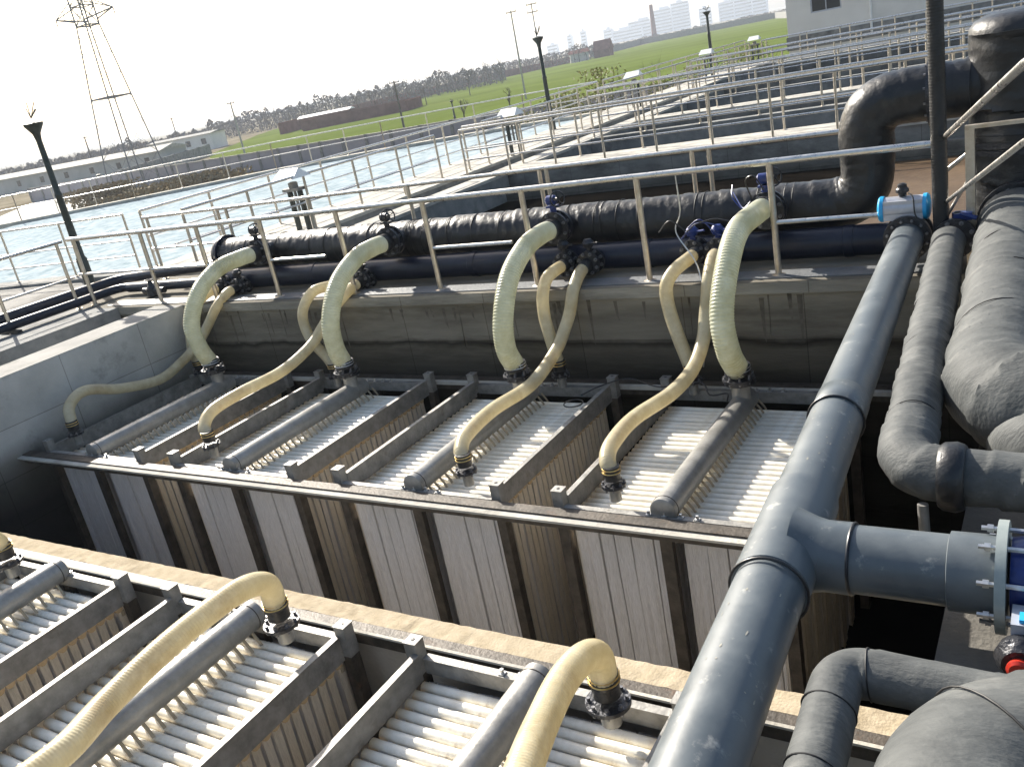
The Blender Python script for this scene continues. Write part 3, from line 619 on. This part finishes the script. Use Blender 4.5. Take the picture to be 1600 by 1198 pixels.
MB().lathe((-.38,3.2,.3),(1,0,0),[(0,.138),(.004,.15),(.16,.152),(.162,.15)],40).build('stub_flange_collar', PVC, t)
flange((-.2,3.2,.3), (1,0,0), .21, t, FLGRN, .035, 8, br=.01, bl=.075, name='branch_flange')
t = thing('wafer_valve', (-.12,3.2,.1), 'blue and red valve at the right picture edge after the pipe flange', 'valve')
MB().lathe((-.172,3.2,.3),(1,0,0),[(0,.15),(.055,.16),(.11,.15)],32).build('valve_body', BLUE, t)
flange((-.02,3.2,.3), (1,0,0), .21, t, FLGRN, .035, 8, br=.01, bl=.075)
MB().box((-.16,2.9,.24),(-.08,3.02,.31)).build('gearbox', ALU, t, smooth=False)
MB().box((-.135,2.91,.312),(-.085,2.96,.325)).build('gearbox_lid', CYAN, t, smooth=False)
MB().lathe((-.125,2.9,.2),(0,-1,0),[(0,.075),(.04,.085),(.08,.06)],20).build('gear_cover', IRON, t)
MB().lathe((-.13,2.82,.2),(0,-1,0),[(0,.035),(.02,.04),(.03,.03)],16).build('position_dial', RED, t)
# valve + actuator at its far end
t = thing('actuated_valve', (-1.25,8.5,0), 'flanged valve with a blue capped grey actuator on top of the big grey pipe', 'valve')
flange(gp(8.36), D, .2, t, IRON, .05, 12, br=.012, bl=.06, pair=False, name='front_flange')
MB().lathe(gp(8.52), D, [(0,.17),(.04,.185),(.09,.185),(.12,.165)], 32).build('valve_body', IRON, t)
flange(gp(8.56), D, .2, t, IRON, .05, 12, br=.012, bl=.06, name='rear_flange')
MB().sweep([gp(8.58), Vector((gx(8.7),8.75,.25)), Vector((gx(8.8),8.9,.2))], .13, 24).build('connecting_pipe', HDPE, t)
MB().cyl((-1.27,8.47,.44),(-1.27,8.47,.5),.05,14).box((-1.35,8.4,.49),(-1.19,8.54,.505)).build('mounting_neck', BLUE, t)
a = MB().box((-1.45,8.38,.46),(-1.13,8.56,.63)).lathe((-1.45,8.47,.555),(1,0,0),[(0,.1),(.32,.1)],24).build('actuator_body', ALU, t)
for x0, d in ((-1.451,-1),(-1.129,1)): MB().lathe((x0,8.47,.552),(d,0,0),[(0,.112),(.03,.114),(.045,.1),(.055,.06)],24).build('actuator_cap', CYAN, a)
sb = MB().lathe((-1.3,8.47,.66),(0,0,1),[(0,.035),(.03,.035),(.032,.055),(.06,.055),(.075,.04),(.1,.038),(.11,.02)],16).build('switch_box', IRON, a)
MB().sweep(spline([(-1.24,8.4,.69),(-1.2,8.36,.66),(-1.18,8.34,.5),(-1.1,8.36,.42)],.02), .006, 6).build('air_hose', BLACK, a)

# tall corrugated riser at right
t = thing('corrugated_riser', (-.99,8.3,.3), 'tall dark ribbed pipe standing upright between the two right hand valves', 'pipe')
P = even([Vector((-.98,8.33,.24)), Vector((-.99,8.36,3.6))], .006)
MB().sweep(P, lambda i, th, p: .064*(1+.015*math.cos(2*math.pi*i/4.0)+.01*noise.noise(p*3)), 20).build('ribbed_body', WRAPB, t)
# mid wrapped pipe
t = thing('wrapped_pipe', (-.9,8.2,.3), 'grey foam wrapped pipe right of the big grey pipe, turning right at a bulging elbow', 'pipe')
mp = bend([(-.91,8.15,.3),(-.655,3.98,.3),(.5,3.93,.3)], .2)
o, P = wrapped(mp, .128, WRAPG, t, amp=.08, ridge=.07, band_=.16, seed=11, n=40, step=.014)
MB().lathe((-.5,3.955,.3),(1,0,0),[(0,.14),(.02,.155),(.07,.16),(.1,.15),(.11,.14)],28).build('tape_collar', WRAPB, t)
for i in (70,130,190,235,262): seam(P, i, .131, t, .12, .003)
MB().cyl((-.56,3.86,.2),(-.55,3.84,-.05),.024,14).lathe((-.55,3.84,-.05),(0,0,-1),[(0,.03),(.03,.03)],14).build('drain_stub', FRAME, t)
t = thing('pipe_valve', (-.9,8.4,0), 'blue topped valve behind the ribbed riser', 'valve')
flange((-.87,8.26,.3), (0,1,0), .17, t, IRON, .04, 8); MB().lathe((-.87,8.36,.3),(0,1,0),[(0,.15),(.06,.15)],24).build('valve_body', IRON, t)
MB().box((-.88,8.3,.44),(-.74,8.42,.5)).cyl((-.86,8.36,.4),(-.86,8.36,.5),.04,10).cyl((-.83,8.3,.5),(-.7,8.27,.46),.02,8).build('gearbox', BLUE, t)
MB().sweep([(-.87,8.42,.3),(-.87,8.8,.24)], .12, 20).build('connecting_pipe', HDPE, t)
# large wrapped column
t = thing('wrapped_column_pipe', (-.42,9.3,0), 'very thick black wrapped column pipe with a flange at the right edge', 'pipe')
o, P = wrapped([Vector((-.42,9.35,0)), Vector((-.42,9.35,1.86))], .43, WRAPB, t, amp=.05, ridge=.05, band_=.3, seed=21, n=64, step=.02, fine=.4)
MB().lathe((-.42,9.35,1.84),(0,0,1),[(0,.425),(.05,.42),(.11,.38),(.15,.3),(.17,.15),(.175,.02)],48).build('domed_cap', WRAPB, t)
flange((-.42,9.35,.86), (0,0,1), .46, t, IRON, .05, 16, br=.016, bl=.07, pair=True)
for i in (34,42,50): seam(P, i, .437, t, .02, .005)
MB().sweep([(-.85,9.3,1.42),(-.7,9.3,1.42)], .26, 28).build('inlet_saddle', WRAPB, t)
# large wrapped pipe
t = thing('thick_wrapped_pipe', (-.4,8.6,.3), 'thickest grey wrapped pipe at the right edge, ending in a fat elbow', 'pipe')
o, P = wrapped(bend([(-.44,8.9,.33),(-.325,4.72,.33),(.8,4.62,.33)], .34), .262, WRAPG, t, amp=.06, ridge=.085, band_=.22, seed=31, n=56, step=.016)
for i in (60,100,150,205,250,275): seam(P, i, .266, t, .1, .0035)
flange((-.43,8.72,.33), (0,1,0), .31, t, IRON, .05, 12, pair=True)
# second fat stub beside it
t = thing('wrapped_elbow', (-.2,4.3,0), 'rounded wrapped elbow nested against the thickest wrapped pipe', 'pipe')
o, P = wrapped(bend([(-.16,4.95,.1),(-.16,4.45,.22),(.9,4.42,.24)], .2), .2, WRAPG, t, amp=.05, ridge=.03, band_=.25, seed=41, n=44, step=.016)
# bottom right
t = thing('narrow_wrapped_pipe', (-.62,2.5,.3), 'narrow grey wrapped pipe bending down at the lower right corner', 'pipe')
o, P = wrapped(bend([(-.56,.9,.3),(-.645,2.53,.3),(.0,2.5,.3)], .12), .083, WRAPG, t, amp=.07, ridge=.035, band_=.16, seed=51, n=32, step=.012)
for i in (95,118,140): seam(P, i, .086, t, .1, .003)
t = thing('bulbous_wrapped_pipe', (-.2,2.1,.3), 'fat bulging grey wrapped elbow filling the lower right corner', 'pipe')
o, P = wrapped(bend([(-.22,.6,.3),(-.2,2.28,.3),(.9,2.26,.3)], .3), .262, WRAPG, t, amp=.05, ridge=.03, band_=.5, seed=61, n=56, step=.016)
for i in (60,82,100,118): seam(P, i, .267, t, .05, .0035)
# wires
t = thing('loose_wires', (-3.2,8.4,.3), 'tangle of dark and blue wires hanging from the blue valves over the railing', 'wires')
for pts, m in (([(-3.6,8.42,.5),(-3.45,8.38,.62),(-3.3,8.4,.5),(-3.2,8.38,.56),(-3.0,8.4,.6),(-2.85,8.42,.56)],BLACK),
               ([(-3.35,8.42,1.09),(-3.34,8.4,.7),(-3.4,8.38,.5),(-3.2,8.3,.2),(-3.12,8.2,-.1),(-3.1,8.1,-.5),(-3.14,8.0,-.8)],BOLT),
               ([(-3.3,8.45,.52),(-3.15,8.42,.6),(-3.0,8.42,.45),(-2.85,8.45,.4)],BLUE),([(-3.4,8.5,.4),(-3.2,8.44,.56),(-3.0,8.5,.5),(-2.9,8.5,.35)],BLUE),
               ([(-2.9,8.75,.85),(-2.86,8.6,.75),(-2.75,8.6,.6),(-2.7,8.7,.5)],BLUE),([(-2.55,8.6,.8),(-2.62,8.55,.95),(-2.72,8.6,.9),(-2.7,8.7,.7)],BLACK),
               ([(-2.95,8.9,.75),(-2.8,8.7,.62),(-2.72,8.7,.68)],BLUE)):
    MB().sweep(spline(pts,.03), .007, 6).build('wire', m, t)
t = thing('loose_cable', (-3.6,7.9,-.9), 'thin cable lying in loops behind the third module frame', 'cable')
MB().sweep(spline([(-4.3,7.5,-.93),(-4.15,7.7,-.9),(-3.9,7.85,-.88),(-3.5,7.7,-.9),(-3.1,7.75,-.86),(-2.95,7.6,-.93),(-2.8,7.65,-.93),(-2.75,7.5,-.94)],.03), .008, 6).build('cable_run', BLACK, t)
MB().torus((-4.35,7.4,-.98),(0,0,1),.1,.007,20,6).build('cable_loop', BLACK, t)

# ------------------------------------------------------------------ sluice gate hoists, lamps
def hoist(x, y, lab):
    t = thing('gate_hoist', (x,y,0), lab, 'gate hoist', 'sluice gate hoists on the pool walkway')
    for sx in (-.14,.14): MB().box((sx-.03+x,y-.05,0),(sx+.03+x,y+.05,.8)).build('stand_leg', LAMPM, t, smooth=False)
    MB().box((x-.22,y-.12,.8),(x+.22,y+.12,.86)).cyl((x,y,.3),(x,y,.85),.03,8).lathe((x,y,.86),(0,0,1),[(0,.1),(.1,.1),(.12,.05)],12).build('gearbox', FRAME, t)
    vs = [(x-.3,y-.27,1.05),(x+.3,y-.27,1.05),(x+.3,y+.27,1.05),(x-.3,y+.27,1.05),(x-.25,y,1.24),(x+.25,y,1.24)]
    MB().add(vs, [(0,1,5,4),(2,3,4,5),(1,2,5),(3,0,4),(3,2,1,0)]).build('white_cover', WHITE, t, smooth=False)
for (x, y), lab in zip(((-13.35,13.3),(-12.95,21.4),(-13.6,31.4),(-14.3,41.5),(-14.3,49.0)),
    ('nearest white roofed gate hoist, above the middle railings','second nearest white roofed gate hoist, beside the railings left of the dark lamp','white roofed gate hoist in front of the green field, third in line','fourth white roofed gate hoist in line, at the foot of the far lamp','farthest tiny white roofed gate hoist by the grey building')):
    hoist(x, y, lab)
def lamp(x, y, z, h, lab, k=1.0):
    t = thing('garden_lamp', (x,y,z), lab, 'lamp post')
    MB().lathe((x,y,z),(0,0,1),[(0,.1*k),(.5,.1*k),(.55,.075*k),(h*.55,.06*k),(h*.56,.075*k),(h*.58,.055*k),(h*.9,.05*k)],14).build('pole', LAMPM, t)
    MB().lathe((x,y,z+h*.88),(0,0,1),[(0,.05*k),(.12,.07*k),(.26,.16*k),(.3,.17*k),(.34,.05*k)],14).build('lamp_head', LAMPM, t)
    mb = MB(); rnd = random.Random(int(x*7))
    for i in range(7):
        a = rnd.uniform(0,6.28); mb.cyl((x,y,z+h+.02),(x+.13*k*math.cos(a),y+.13*k*math.sin(a),z+h+.08+rnd.uniform(.04,.22)),.008*k,5)
    mb.build('broken_globe_wires', LAMPM, t)
lamp(-15.55,9.75,0,3.02,'dark lamp post with a flared head at the left, behind the corner railing',1.0)
lamp(-14.95,27.3,0,3.0,'dark lamp post on the pool walkway in front of the green field',1.1)
lamp(-19.2,56.5,0,3.0,'distant dark lamp post against the city skyline',1.5)
lamp(-70.4,102.3,ZG,2.5,'tiny lamp post standing in the green field just over the compound wall',1.8)
lamp(-109.5,75.1,ZG,2.2,'tiny lamp post in the brush at the left before the compound wall',1.8)

# ------------------------------------------------------------------ building at upper right
t = thing('pump_building', (-15.4,60,0), 'grey rendered building with a dark window at the top right', 'building')
fy = 60.0
mb = MB()
wx0, wx1, wz0, wz1 = -13.95, -12.15, 1.65, 3.6
for a, b in (((-15.4,fy,ZG),(wx0,fy+.25,9)),((wx1,fy,ZG),(12,fy+.25,9)),((wx0,fy,ZG),(wx1,fy+.25,wz0)),((wx0,fy,wz1),(wx1,fy+.25,9)),((-15.4,fy+.25,ZG),(-15.15,80,9)),((11.8,fy+.25,ZG),(12,80,9))): mb.box(a, b)
mb.build('wall', PLAST, t, smooth=False)
MB().box((-15.6,fy-.2,9),(12.2,80,9.3)).build('roof', CONC, t, smooth=False)
wn = MB().box((wx0-.0,fy+.06,wz0),(wx1,fy+.1,wz0+.08)).box((wx0,fy+.06,wz1-.08),(wx1,fy+.1,wz1)).box((wx0,fy+.06,wz0+.08),(wx0+.08,fy+.1,wz1-.08)).box((wx1-.08,fy+.06,wz0+.08),(wx1,fy+.1,wz1-.08)).box(((wx0+wx1)/2-.03,fy+.06,wz0+.08),((wx0+wx1)/2+.03,fy+.1,wz1-.08)).build('window_frame', ALU, t, smooth=False)
MB().box((wx0+.08,fy+.12,wz0+.08),(wx1-.08,fy+.14,wz1-.08)).build('pane', GLASS, wn, smooth=False)
MB().cyl((-10.5,fy-.1,0),(-10.5,fy-.1,8.9),.07,8).build('downpipe', WHITE, t)
MB().box((-15.5,fy-.06,-.3),(12.1,fy-.005,.5)).build('plinth', CONC, t, smooth=False)

# ------------------------------------------------------------------ compound wall with bays
t = thing('compound_wall', (-85,70,ZG), 'long grey lilac compound wall in bays between the pool and the green field', 'wall')
pw = [(-126,75),(-99,74),(-78,71),(-55,69),(-38,70),(-16,73)]
L = []
for a, b in zip(pw, pw[1:]):
    d = math.hypot(b[0]-a[0], b[1]-a[1]); n = max(1, round(d/3.4))
    for i in range(n): L.append((a[0]+(b[0]-a[0])*i/n, a[1]+(b[1]-a[1])*i/n))
L.append(pw[-1])
for a, b in zip(L, L[1:]):
    A, B = Vector((*a,0)), Vector((*b,0)); d = (B-A).normalized(); n = Vector((-d.y,d.x,0))*.1; A2, B2 = A+d*.14, B-d*.14
    MB().prism([tuple((A2-n)[:2]),tuple((B2-n)[:2]),tuple((B2+n)[:2]),tuple((A2+n)[:2])], ZG, -1.62).build('panel', LILAC, t, smooth=False)
    MB().box((a[0]-.16,a[1]-.2,ZG),(a[0]+.16,a[1]+.2,-1.5)).build('pier', CONC, t, smooth=False)
    n2 = n*1.5; MB().prism([tuple((A2-n2)[:2]),tuple((B2-n2)[:2]),tuple((B2+n2)[:2]),tuple((A2+n2)[:2])], -1.62, -1.52).build('coping', CONCL, t, smooth=False)
def house(cx, cy, wx, wy, h, rot, lab, wm, rm, name='shed', pitch=.8, base=ZG, wins=0):
    t = thing(name, (cx,cy,base), lab, 'building'); t['_o'] = (0,0,0); t.rotation_euler.z = rot
    MB().box((-wx/2,-wy/2,0),(wx/2,wy/2,h)).build('wall', wm, t, smooth=False)
    e = .4
    MB().add([(-wx/2-e,-wy/2-e,h),(wx/2+e,-wy/2-e,h),(wx/2+e,wy/2+e,h),(-wx/2-e,wy/2+e,h),(-wx/2-e,0,h+pitch),(wx/2+e,0,h+pitch)],[(0,1,5,4),(2,3,4,5),(1,2,5),(3,0,4),(3,2,1,0)]).build('roof', rm, t, smooth=False)
    for i in range(wins):
        x = -wx/2+wx*(i+.5)/wins; f = MB().box((x-.6,-wy/2-.06,h*.4),(x+.6,-wy/2-.01,h*.75)).build('window', GLASS, t, smooth=False)
    return t
t = thing('boundary_wall', (-116.5,85,ZG), 'blue grey boundary wall in shade running back from the compound wall to the green field', 'wall')
bw = [(-107,74.6),(-116.5,85),(-128,102.6),(-139.7,120.3)]
for a, b in zip(bw, bw[1:]):
    A, B = Vector((*a,0)), Vector((*b,0)); n_ = 3
    for k in range(n_):
        p0, p1 = A.lerp(B,k/n_), A.lerp(B,(k+1)/n_); d = (B-A).normalized(); n = Vector((-d.y,d.x,0))*.12; p0 = p0+d*.1; p1 = p1-d*.1
        MB().prism([tuple((p0-n)[:2]),tuple((p1-n)[:2]),tuple((p1+n)[:2]),tuple((p0+n)[:2])], ZG, -1.5).build('panel', CONC, t, smooth=False)
        q = p1+d*.1; MB().box((q.x-.2,q.y-.2,ZG),(q.x+.2,q.y+.2,-1.42)).build('pier', CONC, t, smooth=False)
house(-168,106,72,5.5,3.0,0,'long low white building with a sunlit roof at the far left',WHITEW,CONCL,pitch=.8,wins=9)
house(-176,146,16,7,3.6,R(20),'pale flat barn behind the left end of the green field',PLAST,CONC,pitch=.4,wins=4)
solo('boundary_pillar', MB().box((-45,22.5,ZG),(-40,27,-.5)), WHITEW, 'white block wall corner at the left picture edge below the path', 'wall', smooth=False)
# brick compound in the field
t = thing('brick_enclosure', (-135,160,ZG), 'low red brick enclosure standing in the green field', 'wall')
q = [(-146,153),(-125,163.5),(-131,178),(-152,168)]
for a, b in zip(q, q[1:]+q[:1]):
    A, B = Vector((*a,0)), Vector((*b,0)); d = (B-A).normalized(); n = Vector((-d.y,d.x,0))*.2
    MB().prism([tuple((A-n)[:2]),tuple((B-n)[:2]),tuple((B+n)[:2]),tuple((A+n)[:2])], ZG, ZG+2.2).build('brick_wall', BRICK, t, smooth=False)
house(-150,166,12,5,2.6,R(26),'small hut with a white roof behind the brick enclosure',BRICK,WHITE,name='hut',pitch=.5)
t = band('field_boundary_wall', [(-158,158),(-190,240),(-205,330),(-200,400)], .5, ZG, ZG+2.6, BRICK, 'far brown boundary wall along the back of the green field')
t = band('field_boundary_wall', [(-205,425),(-235,560),(-150,560),(-60,290)], .6, ZG, ZG+3.2, CONC, 'far grey blue boundary wall below the city skyline')
house(-185,372,8,6,3.5,R(30),'small white and brick farm hut on the far edge of the field, left one',WHITEW,BRICK,name='farm_hut',pitch=1.5)
house(-176,378,7,7,3.0,R(10),'dark pitched farm hut on the far edge of the field, right one',BRICK,BRICK,name='farm_hut',pitch=4)

# ------------------------------------------------------------------ poles and pylon
def pole(x, y, h, lab, r=.16, arms=1, m=TIMB, cat='utility pole'):
    t = thing('utility_pole', (x,y,ZG), lab, cat)
    MB().cyl((x,y,ZG),(x,y,ZG+h),r,8,r*.6).build('pole', m, t)
    for k in range(arms):
        z = ZG+h-.3-k*1.1; MB().box((x-.9,y-.06,z),(x+.9,y+.06,z+.12)).build('cross_arm', IRON, t, smooth=False)
        for s in (-.8,.8): MB().lathe((x+s,y,z+.12),(0,0,1),[(0,.08),(.3,.06)],6).build('insulator', WHITE, t)
def at(px, py, d):      # unused by geometry, kept as documentation of scale: 1394 px per unit tangent
    return None
pole(-72.7,125.8,12.9,'tall pale utility pole left of the dark lamp post, with a small arm')
pole(-69.7,127,13.4,'taller thin mast just right of the pale utility pole',r=.12,arms=2,m=GALV)
pole(-117,107.7,8.3,'utility pole behind the compound wall at the left end of the green field')
pole(-80.4,104,6.4,'short utility pole behind the middle of the compound wall',m=BARK)
pole(-169.6,116,7.9,'dark T shaped utility pole left of the pylon',m=BARK,r=.2,arms=1)
pole(-196.7,160.3,8.7,'distant T shaped pole right of the pylon',m=BARK,r=.2,arms=1)
solo('chimney', MB().lathe((-298,742,ZG),(0,0,1),[(0,2.2),(27,1.4)],12), BRICK, 'thin brick chimney on the city skyline', 'chimney')
t = thing('lattice_pylon', (-100,90,ZG), 'tall galvanised lattice power pylon at the upper left', 'pylon'); t.location = (-92.5,68.2,ZG); t['_o'] = (-92.5,68.2,ZG)
pc = Vector((-92.5,68.2,0)); W0, HW = 2.5, 18.2
def leg(k, f): 
    sx, sy = ((-1,-1),(1,-1),(1,1),(-1,1))[k]; w_ = W0*(1-f)+.85*f; return pc+Vector((sx*w_, sy*w_, ZG+HW*f))
def bar(mb, a, b, r=.07): mb.sweep([a,b], r, 4)
for k in range(4): mb = MB(); bar(mb, leg(k,0), leg(k,1), .09); bar(mb, leg(k,1), leg(k,1)+Vector((0,0,13)), .11); mb.build('leg', GALV, t)
mb = MB(); lv = [0,.22,.42,.58,.72,.84,.93,1]
for f0, f1 in zip(lv, lv[1:]):
    for k in range(4):
        bar(mb, leg(k,f0), leg((k+1)%4,f1), .022); bar(mb, leg((k+1)%4,f0), leg(k,f1), .022)
for f in (.58,1): 
    for k in range(4): bar(mb, leg(k,f), leg((k+1)%4,f), .08)
for j in range(8):
    z = Vector((0,0,j*2.0)); z2 = Vector((0,0,j*2.0+2))
    for k in range(4): bar(mb, leg(k,1)+z, leg((k+1)%4,1)+z2, .05); bar(mb, leg((k+1)%4,1)+z, leg(k,1)+z2, .05); bar(mb, leg(k,1)+z2, leg((k+1)%4,1)+z2, .06)
mb.build('bracing', GALV, t)
rtv = Vector((math.cos(YAW)*1.0, -math.sin(YAW), 0))
for s in (-1,1):
    for z in (HW+ZG+.9, HW+ZG+6.5):
        mb = MB(); tip = pc+Vector((s*3.5, s*1.2, z+.3))
        for k in ((0,3) if s < 0 else (1,2)):
            b0 = leg(k,1); b0.z = z-.4; b1 = leg(k,1); b1.z = z+1.6; bar(mb, b0, tip, .08); bar(mb, b1, tip, .06); bar(mb, b0.lerp(tip,.5), b1.lerp(tip,.5), .05)
        a_ = mb.build('cross_arm', GALV, t)
        MB().lathe(tip-Vector((0,0,.7)), (0,0,1), [(0,.06),(.65,.06)], 8).build('insulator_string', IRON, a_)
for i, (a, b, lab) in enumerate((((-96,67,HW+ZG-.8),(-440,10,26),'power line from the left pylon arm towards the left'),)):
    solo('power_line', MB().sweep([Vector(a).lerp(Vector(b),k/16)-Vector((0,0,18*(k/16)*(1-k/16))) for k in range(17)], .03, 4), GALV, lab, 'cable')

# ------------------------------------------------------------------ far woodland, city, shrubs
def bare_tree(mb, x, y, z, h, rnd, depth=4, r=.09):
    def grow(p, d, L, r_, k):
        q = p+d*L; mb.add([p+Vector((r_,0,0)),p+Vector((-r_*.5,r_*.8,0)),p+Vector((-r_*.5,-r_*.8,0)),q+Vector((r_*.5,0,0)),q+Vector((-r_*.25,r_*.4,0)),q+Vector((-r_*.25,-r_*.4,0))],[(0,1,4,3),(1,2,5,4),(2,0,3,5)])
        if k == 0: return
        for i in range(3 if k > 1 else 4):
            nd = (d+Vector((rnd.uniform(-.75,.75),rnd.uniform(-.75,.75),rnd.uniform(-.1,.5)))).normalized()
            grow(p.lerp(q, rnd.uniform(.45,1)), nd, L*rnd.uniform(.5,.75), r_*.55, k-1)
    grow(Vector((x,y,z)), Vector((rnd.uniform(-.06,.06),rnd.uniform(-.06,.06),1)), h*.42, r, depth)
rnd = random.Random(99)
mb = MB()
def arc(px_az, d): a = YAW+px_az; return math.sin(a)*d, math.cos(a)*d
def belt(deg):
    return (265,6) if deg < -49 else (300,8.2) if deg < -31 else (410,8) if deg < -25.5 else (640,5)
for i in range(460):
    deg = rnd.uniform(-70,-12); d, h = belt(deg); d += rnd.uniform(-12,40); x, y = math.sin(R(deg))*d, math.cos(R(deg))*d; bare_tree(mb, x, y, ZG, h*rnd.uniform(.7,1.15), rnd, 3, .11)
solo('distant_woodland', mb, BARK, 'hazy belt of bare winter trees along the horizon', 'woodland', kind='stuff', smooth=False)
mb = MB()
for i in range(42000):
    deg = rnd.uniform(-72,-10); d, h = belt(deg); d += rnd.uniform(0,45); x, y = math.sin(R(deg))*d, math.cos(R(deg))*d
    hh = h*(.72+.3*noise.noise(Vector((deg*.7,0,0)))+.25*noise.noise(Vector((deg*3,3,0)))); z = ZG+hh*rnd.random()**.8; q = rnd.uniform(.12,.45); u = Vector((rnd.uniform(-1,1),rnd.uniform(-1,1),rnd.uniform(-1,1)*1.5)).normalized()*q; v = u.orthogonal().normalized()*q*.7; c = Vector((x,y,z))
    mb.add([c-u,c+v,c+u,c-v],[(0,1,2,3)])
solo('distant_thicket', mb, THICK, 'low hazy mass of scrub and hedges behind the bare tree belt', 'woodland', kind='stuff', smooth=False)
spots = [(-150,178,'bare tree over the left end of the brick enclosure'),(-143,176,'bare tree just right of the hut with the white roof'),(-137,175,'bare tree above the middle of the brick enclosure'),(-131,180,'bare tree above the right end of the brick enclosure'),
         (-160,205,'slender bare tree left behind the brick enclosure'),(-125,190,'slender bare tree right behind the brick enclosure'),(-62,92,'small bare sapling in the green field near the tall utility pole'),(-59,98,'thin bare sapling farther right in the green field')]
for i, (x, y, lab) in enumerate(spots):
    mb = MB(); h = 7 if i < 6 else 3.6; bare_tree(mb, x, y, ZG, h, random.Random(i), 4, .14)
    solo('bare_tree', mb, BARK, lab, 'tree', 'bare winter trees', smooth=False)
def shrub(x, y, z, h, w_, n, m, lab, name='shrub', rs=1, leaf=.07):
    t = thing(name, (x,y,z), lab, 'shrub', 'shrubs around the tanks'); r_ = random.Random(rs); mb = MB()
    bare_tree(mb, x, y, z, h*1.2, r_, 4, .03); mb.build('stem', BARK, t, smooth=False); mb = MB()
    for i in range(n):
        a = r_.uniform(0,6.28); rr_ = w_*math.sqrt(r_.random())*r_.choice((.5,.8,1)); zz = z+h*(.25+.75*r_.random()**.8); c = Vector((x+rr_*math.cos(a),y+rr_*math.sin(a),zz))
        u = Vector((r_.uniform(-1,1),r_.uniform(-1,1),r_.uniform(-1,1))).normalized()*leaf; v = u.orthogonal().normalized()*leaf*.5; mb.add([c-u,c+v,c+u,c-v],[(0,1,2,3)])
    mb.build('foliage', m, t, smooth=False)
for i, (x, y, h, lab) in enumerate(((-17.5,33.5,4.2,'olive leafed shrub right of the dark lamp post'),(-16.4,34.5,5.0,'taller yellow green shrub with a pointed top behind the railings'),(-18.5,35.2,4.3,'olive leafed shrub left of the tallest one'),(-19.6,33.2,3.9,'low leafy shrub just at the dark lamp post'),(-16,40,4.0,'leafy shrub near the third gate hoist'),(-16,45,4.0,'leafy shrub beyond the third gate hoist'),(-15.9,54,4.2,'far leafy shrub left of the grey building'),(-15.9,50.5,4.1,'far leafy shrub below the far lamp post'))):
    shrub(x, y, ZG, h, 1.1, 900, LEAF, lab, rs=i+5)
for i, (x, y, h, lab) in enumerate(((-66,55,1.6,'heap of brown brush before the compound wall, right one'),(-74,60,1.4,'heap of dry brush before the compound wall, left one'),(-88,60,1.8,'dry bushes at the foot of the pylon'),(-60,40,1.5,'tangled dry bushes beside the pale path'),(-66,47,1.7,'taller dry bushes between path and compound wall'),(-52,42,1.4,'brown weeds outside the pool gutters'),(-46,44,1.4,'brown weeds behind the far pool railing'),(-38,46,1.3,'dry weeds nearest the middle of the pool kerb'))):
    shrub(x, y, ZG, h, 4.5, 1600, BRUSH, lab, rs=i+30, leaf=.22)
# city
r_ = random.Random(4); k = 0
wc = ['leftmost','second','third','fourth','fifth','sixth','seventh','eighth','ninth','tenth','eleventh','rightmost']
for i, (deg, w_, h) in enumerate(((-27.9,22,20),(-26.8,10,30),(-26.0,12,34),(-24.5,18,28),(-23.5,70,22),(-22.4,60,32),(-21.2,60,44),(-20.3,36,50),(-18.9,24,30),(-17.6,30,34),(-16.8,40,50),(-15.9,36,56))):
    a = R(deg); d = 1900; x, y = math.sin(a)*d, math.cos(a)*d
    t = thing('city_tower', (x,y,ZG), wc[i]+' pale tower block on the skyline, counted from the left', 'building', 'hazy city towers'); t['_o'] = (0,0,0); t.rotation_euler.z = -a+r_.uniform(-.3,.3)
    MB().box((-w_/2,-9,0),(w_/2,9,h)).box((-w_/6,-5,h),(w_/6,5,h+4)).build('wall', CITY, t, smooth=False)
    nf = int(h/6); mb = MB()
    for f in range(nf): MB().box((-w_/2+2,-9.4,4+f*6),(w_/2-2,-9.01,6.6+f*6)).build('window_band', GLASS, t, smooth=False)

# ------------------------------------------------------------------ haze
hm = bpy.data.materials.new('haze'); hm.use_nodes = True; N = hm.node_tree.nodes; N.remove(N['Principled BSDF'])
pv = N.new('ShaderNodeVolumePrincipled'); pv.inputs['Color'].default_value = (.8,.88,1,1); pv.inputs['Density'].default_value = .0003; pv.inputs['Anisotropy'].default_value = .3
hm.node_tree.links.new(pv.outputs[0], N['Material Output'].inputs['Volume'])
HZ = MB().box((-2300,-150,-6),(900,2600,90)).build('haze', hm, smooth=False); HZ['kind'] = 'stuff'

for o in bpy.data.objects:
    if '_o' in o: del o['_o']
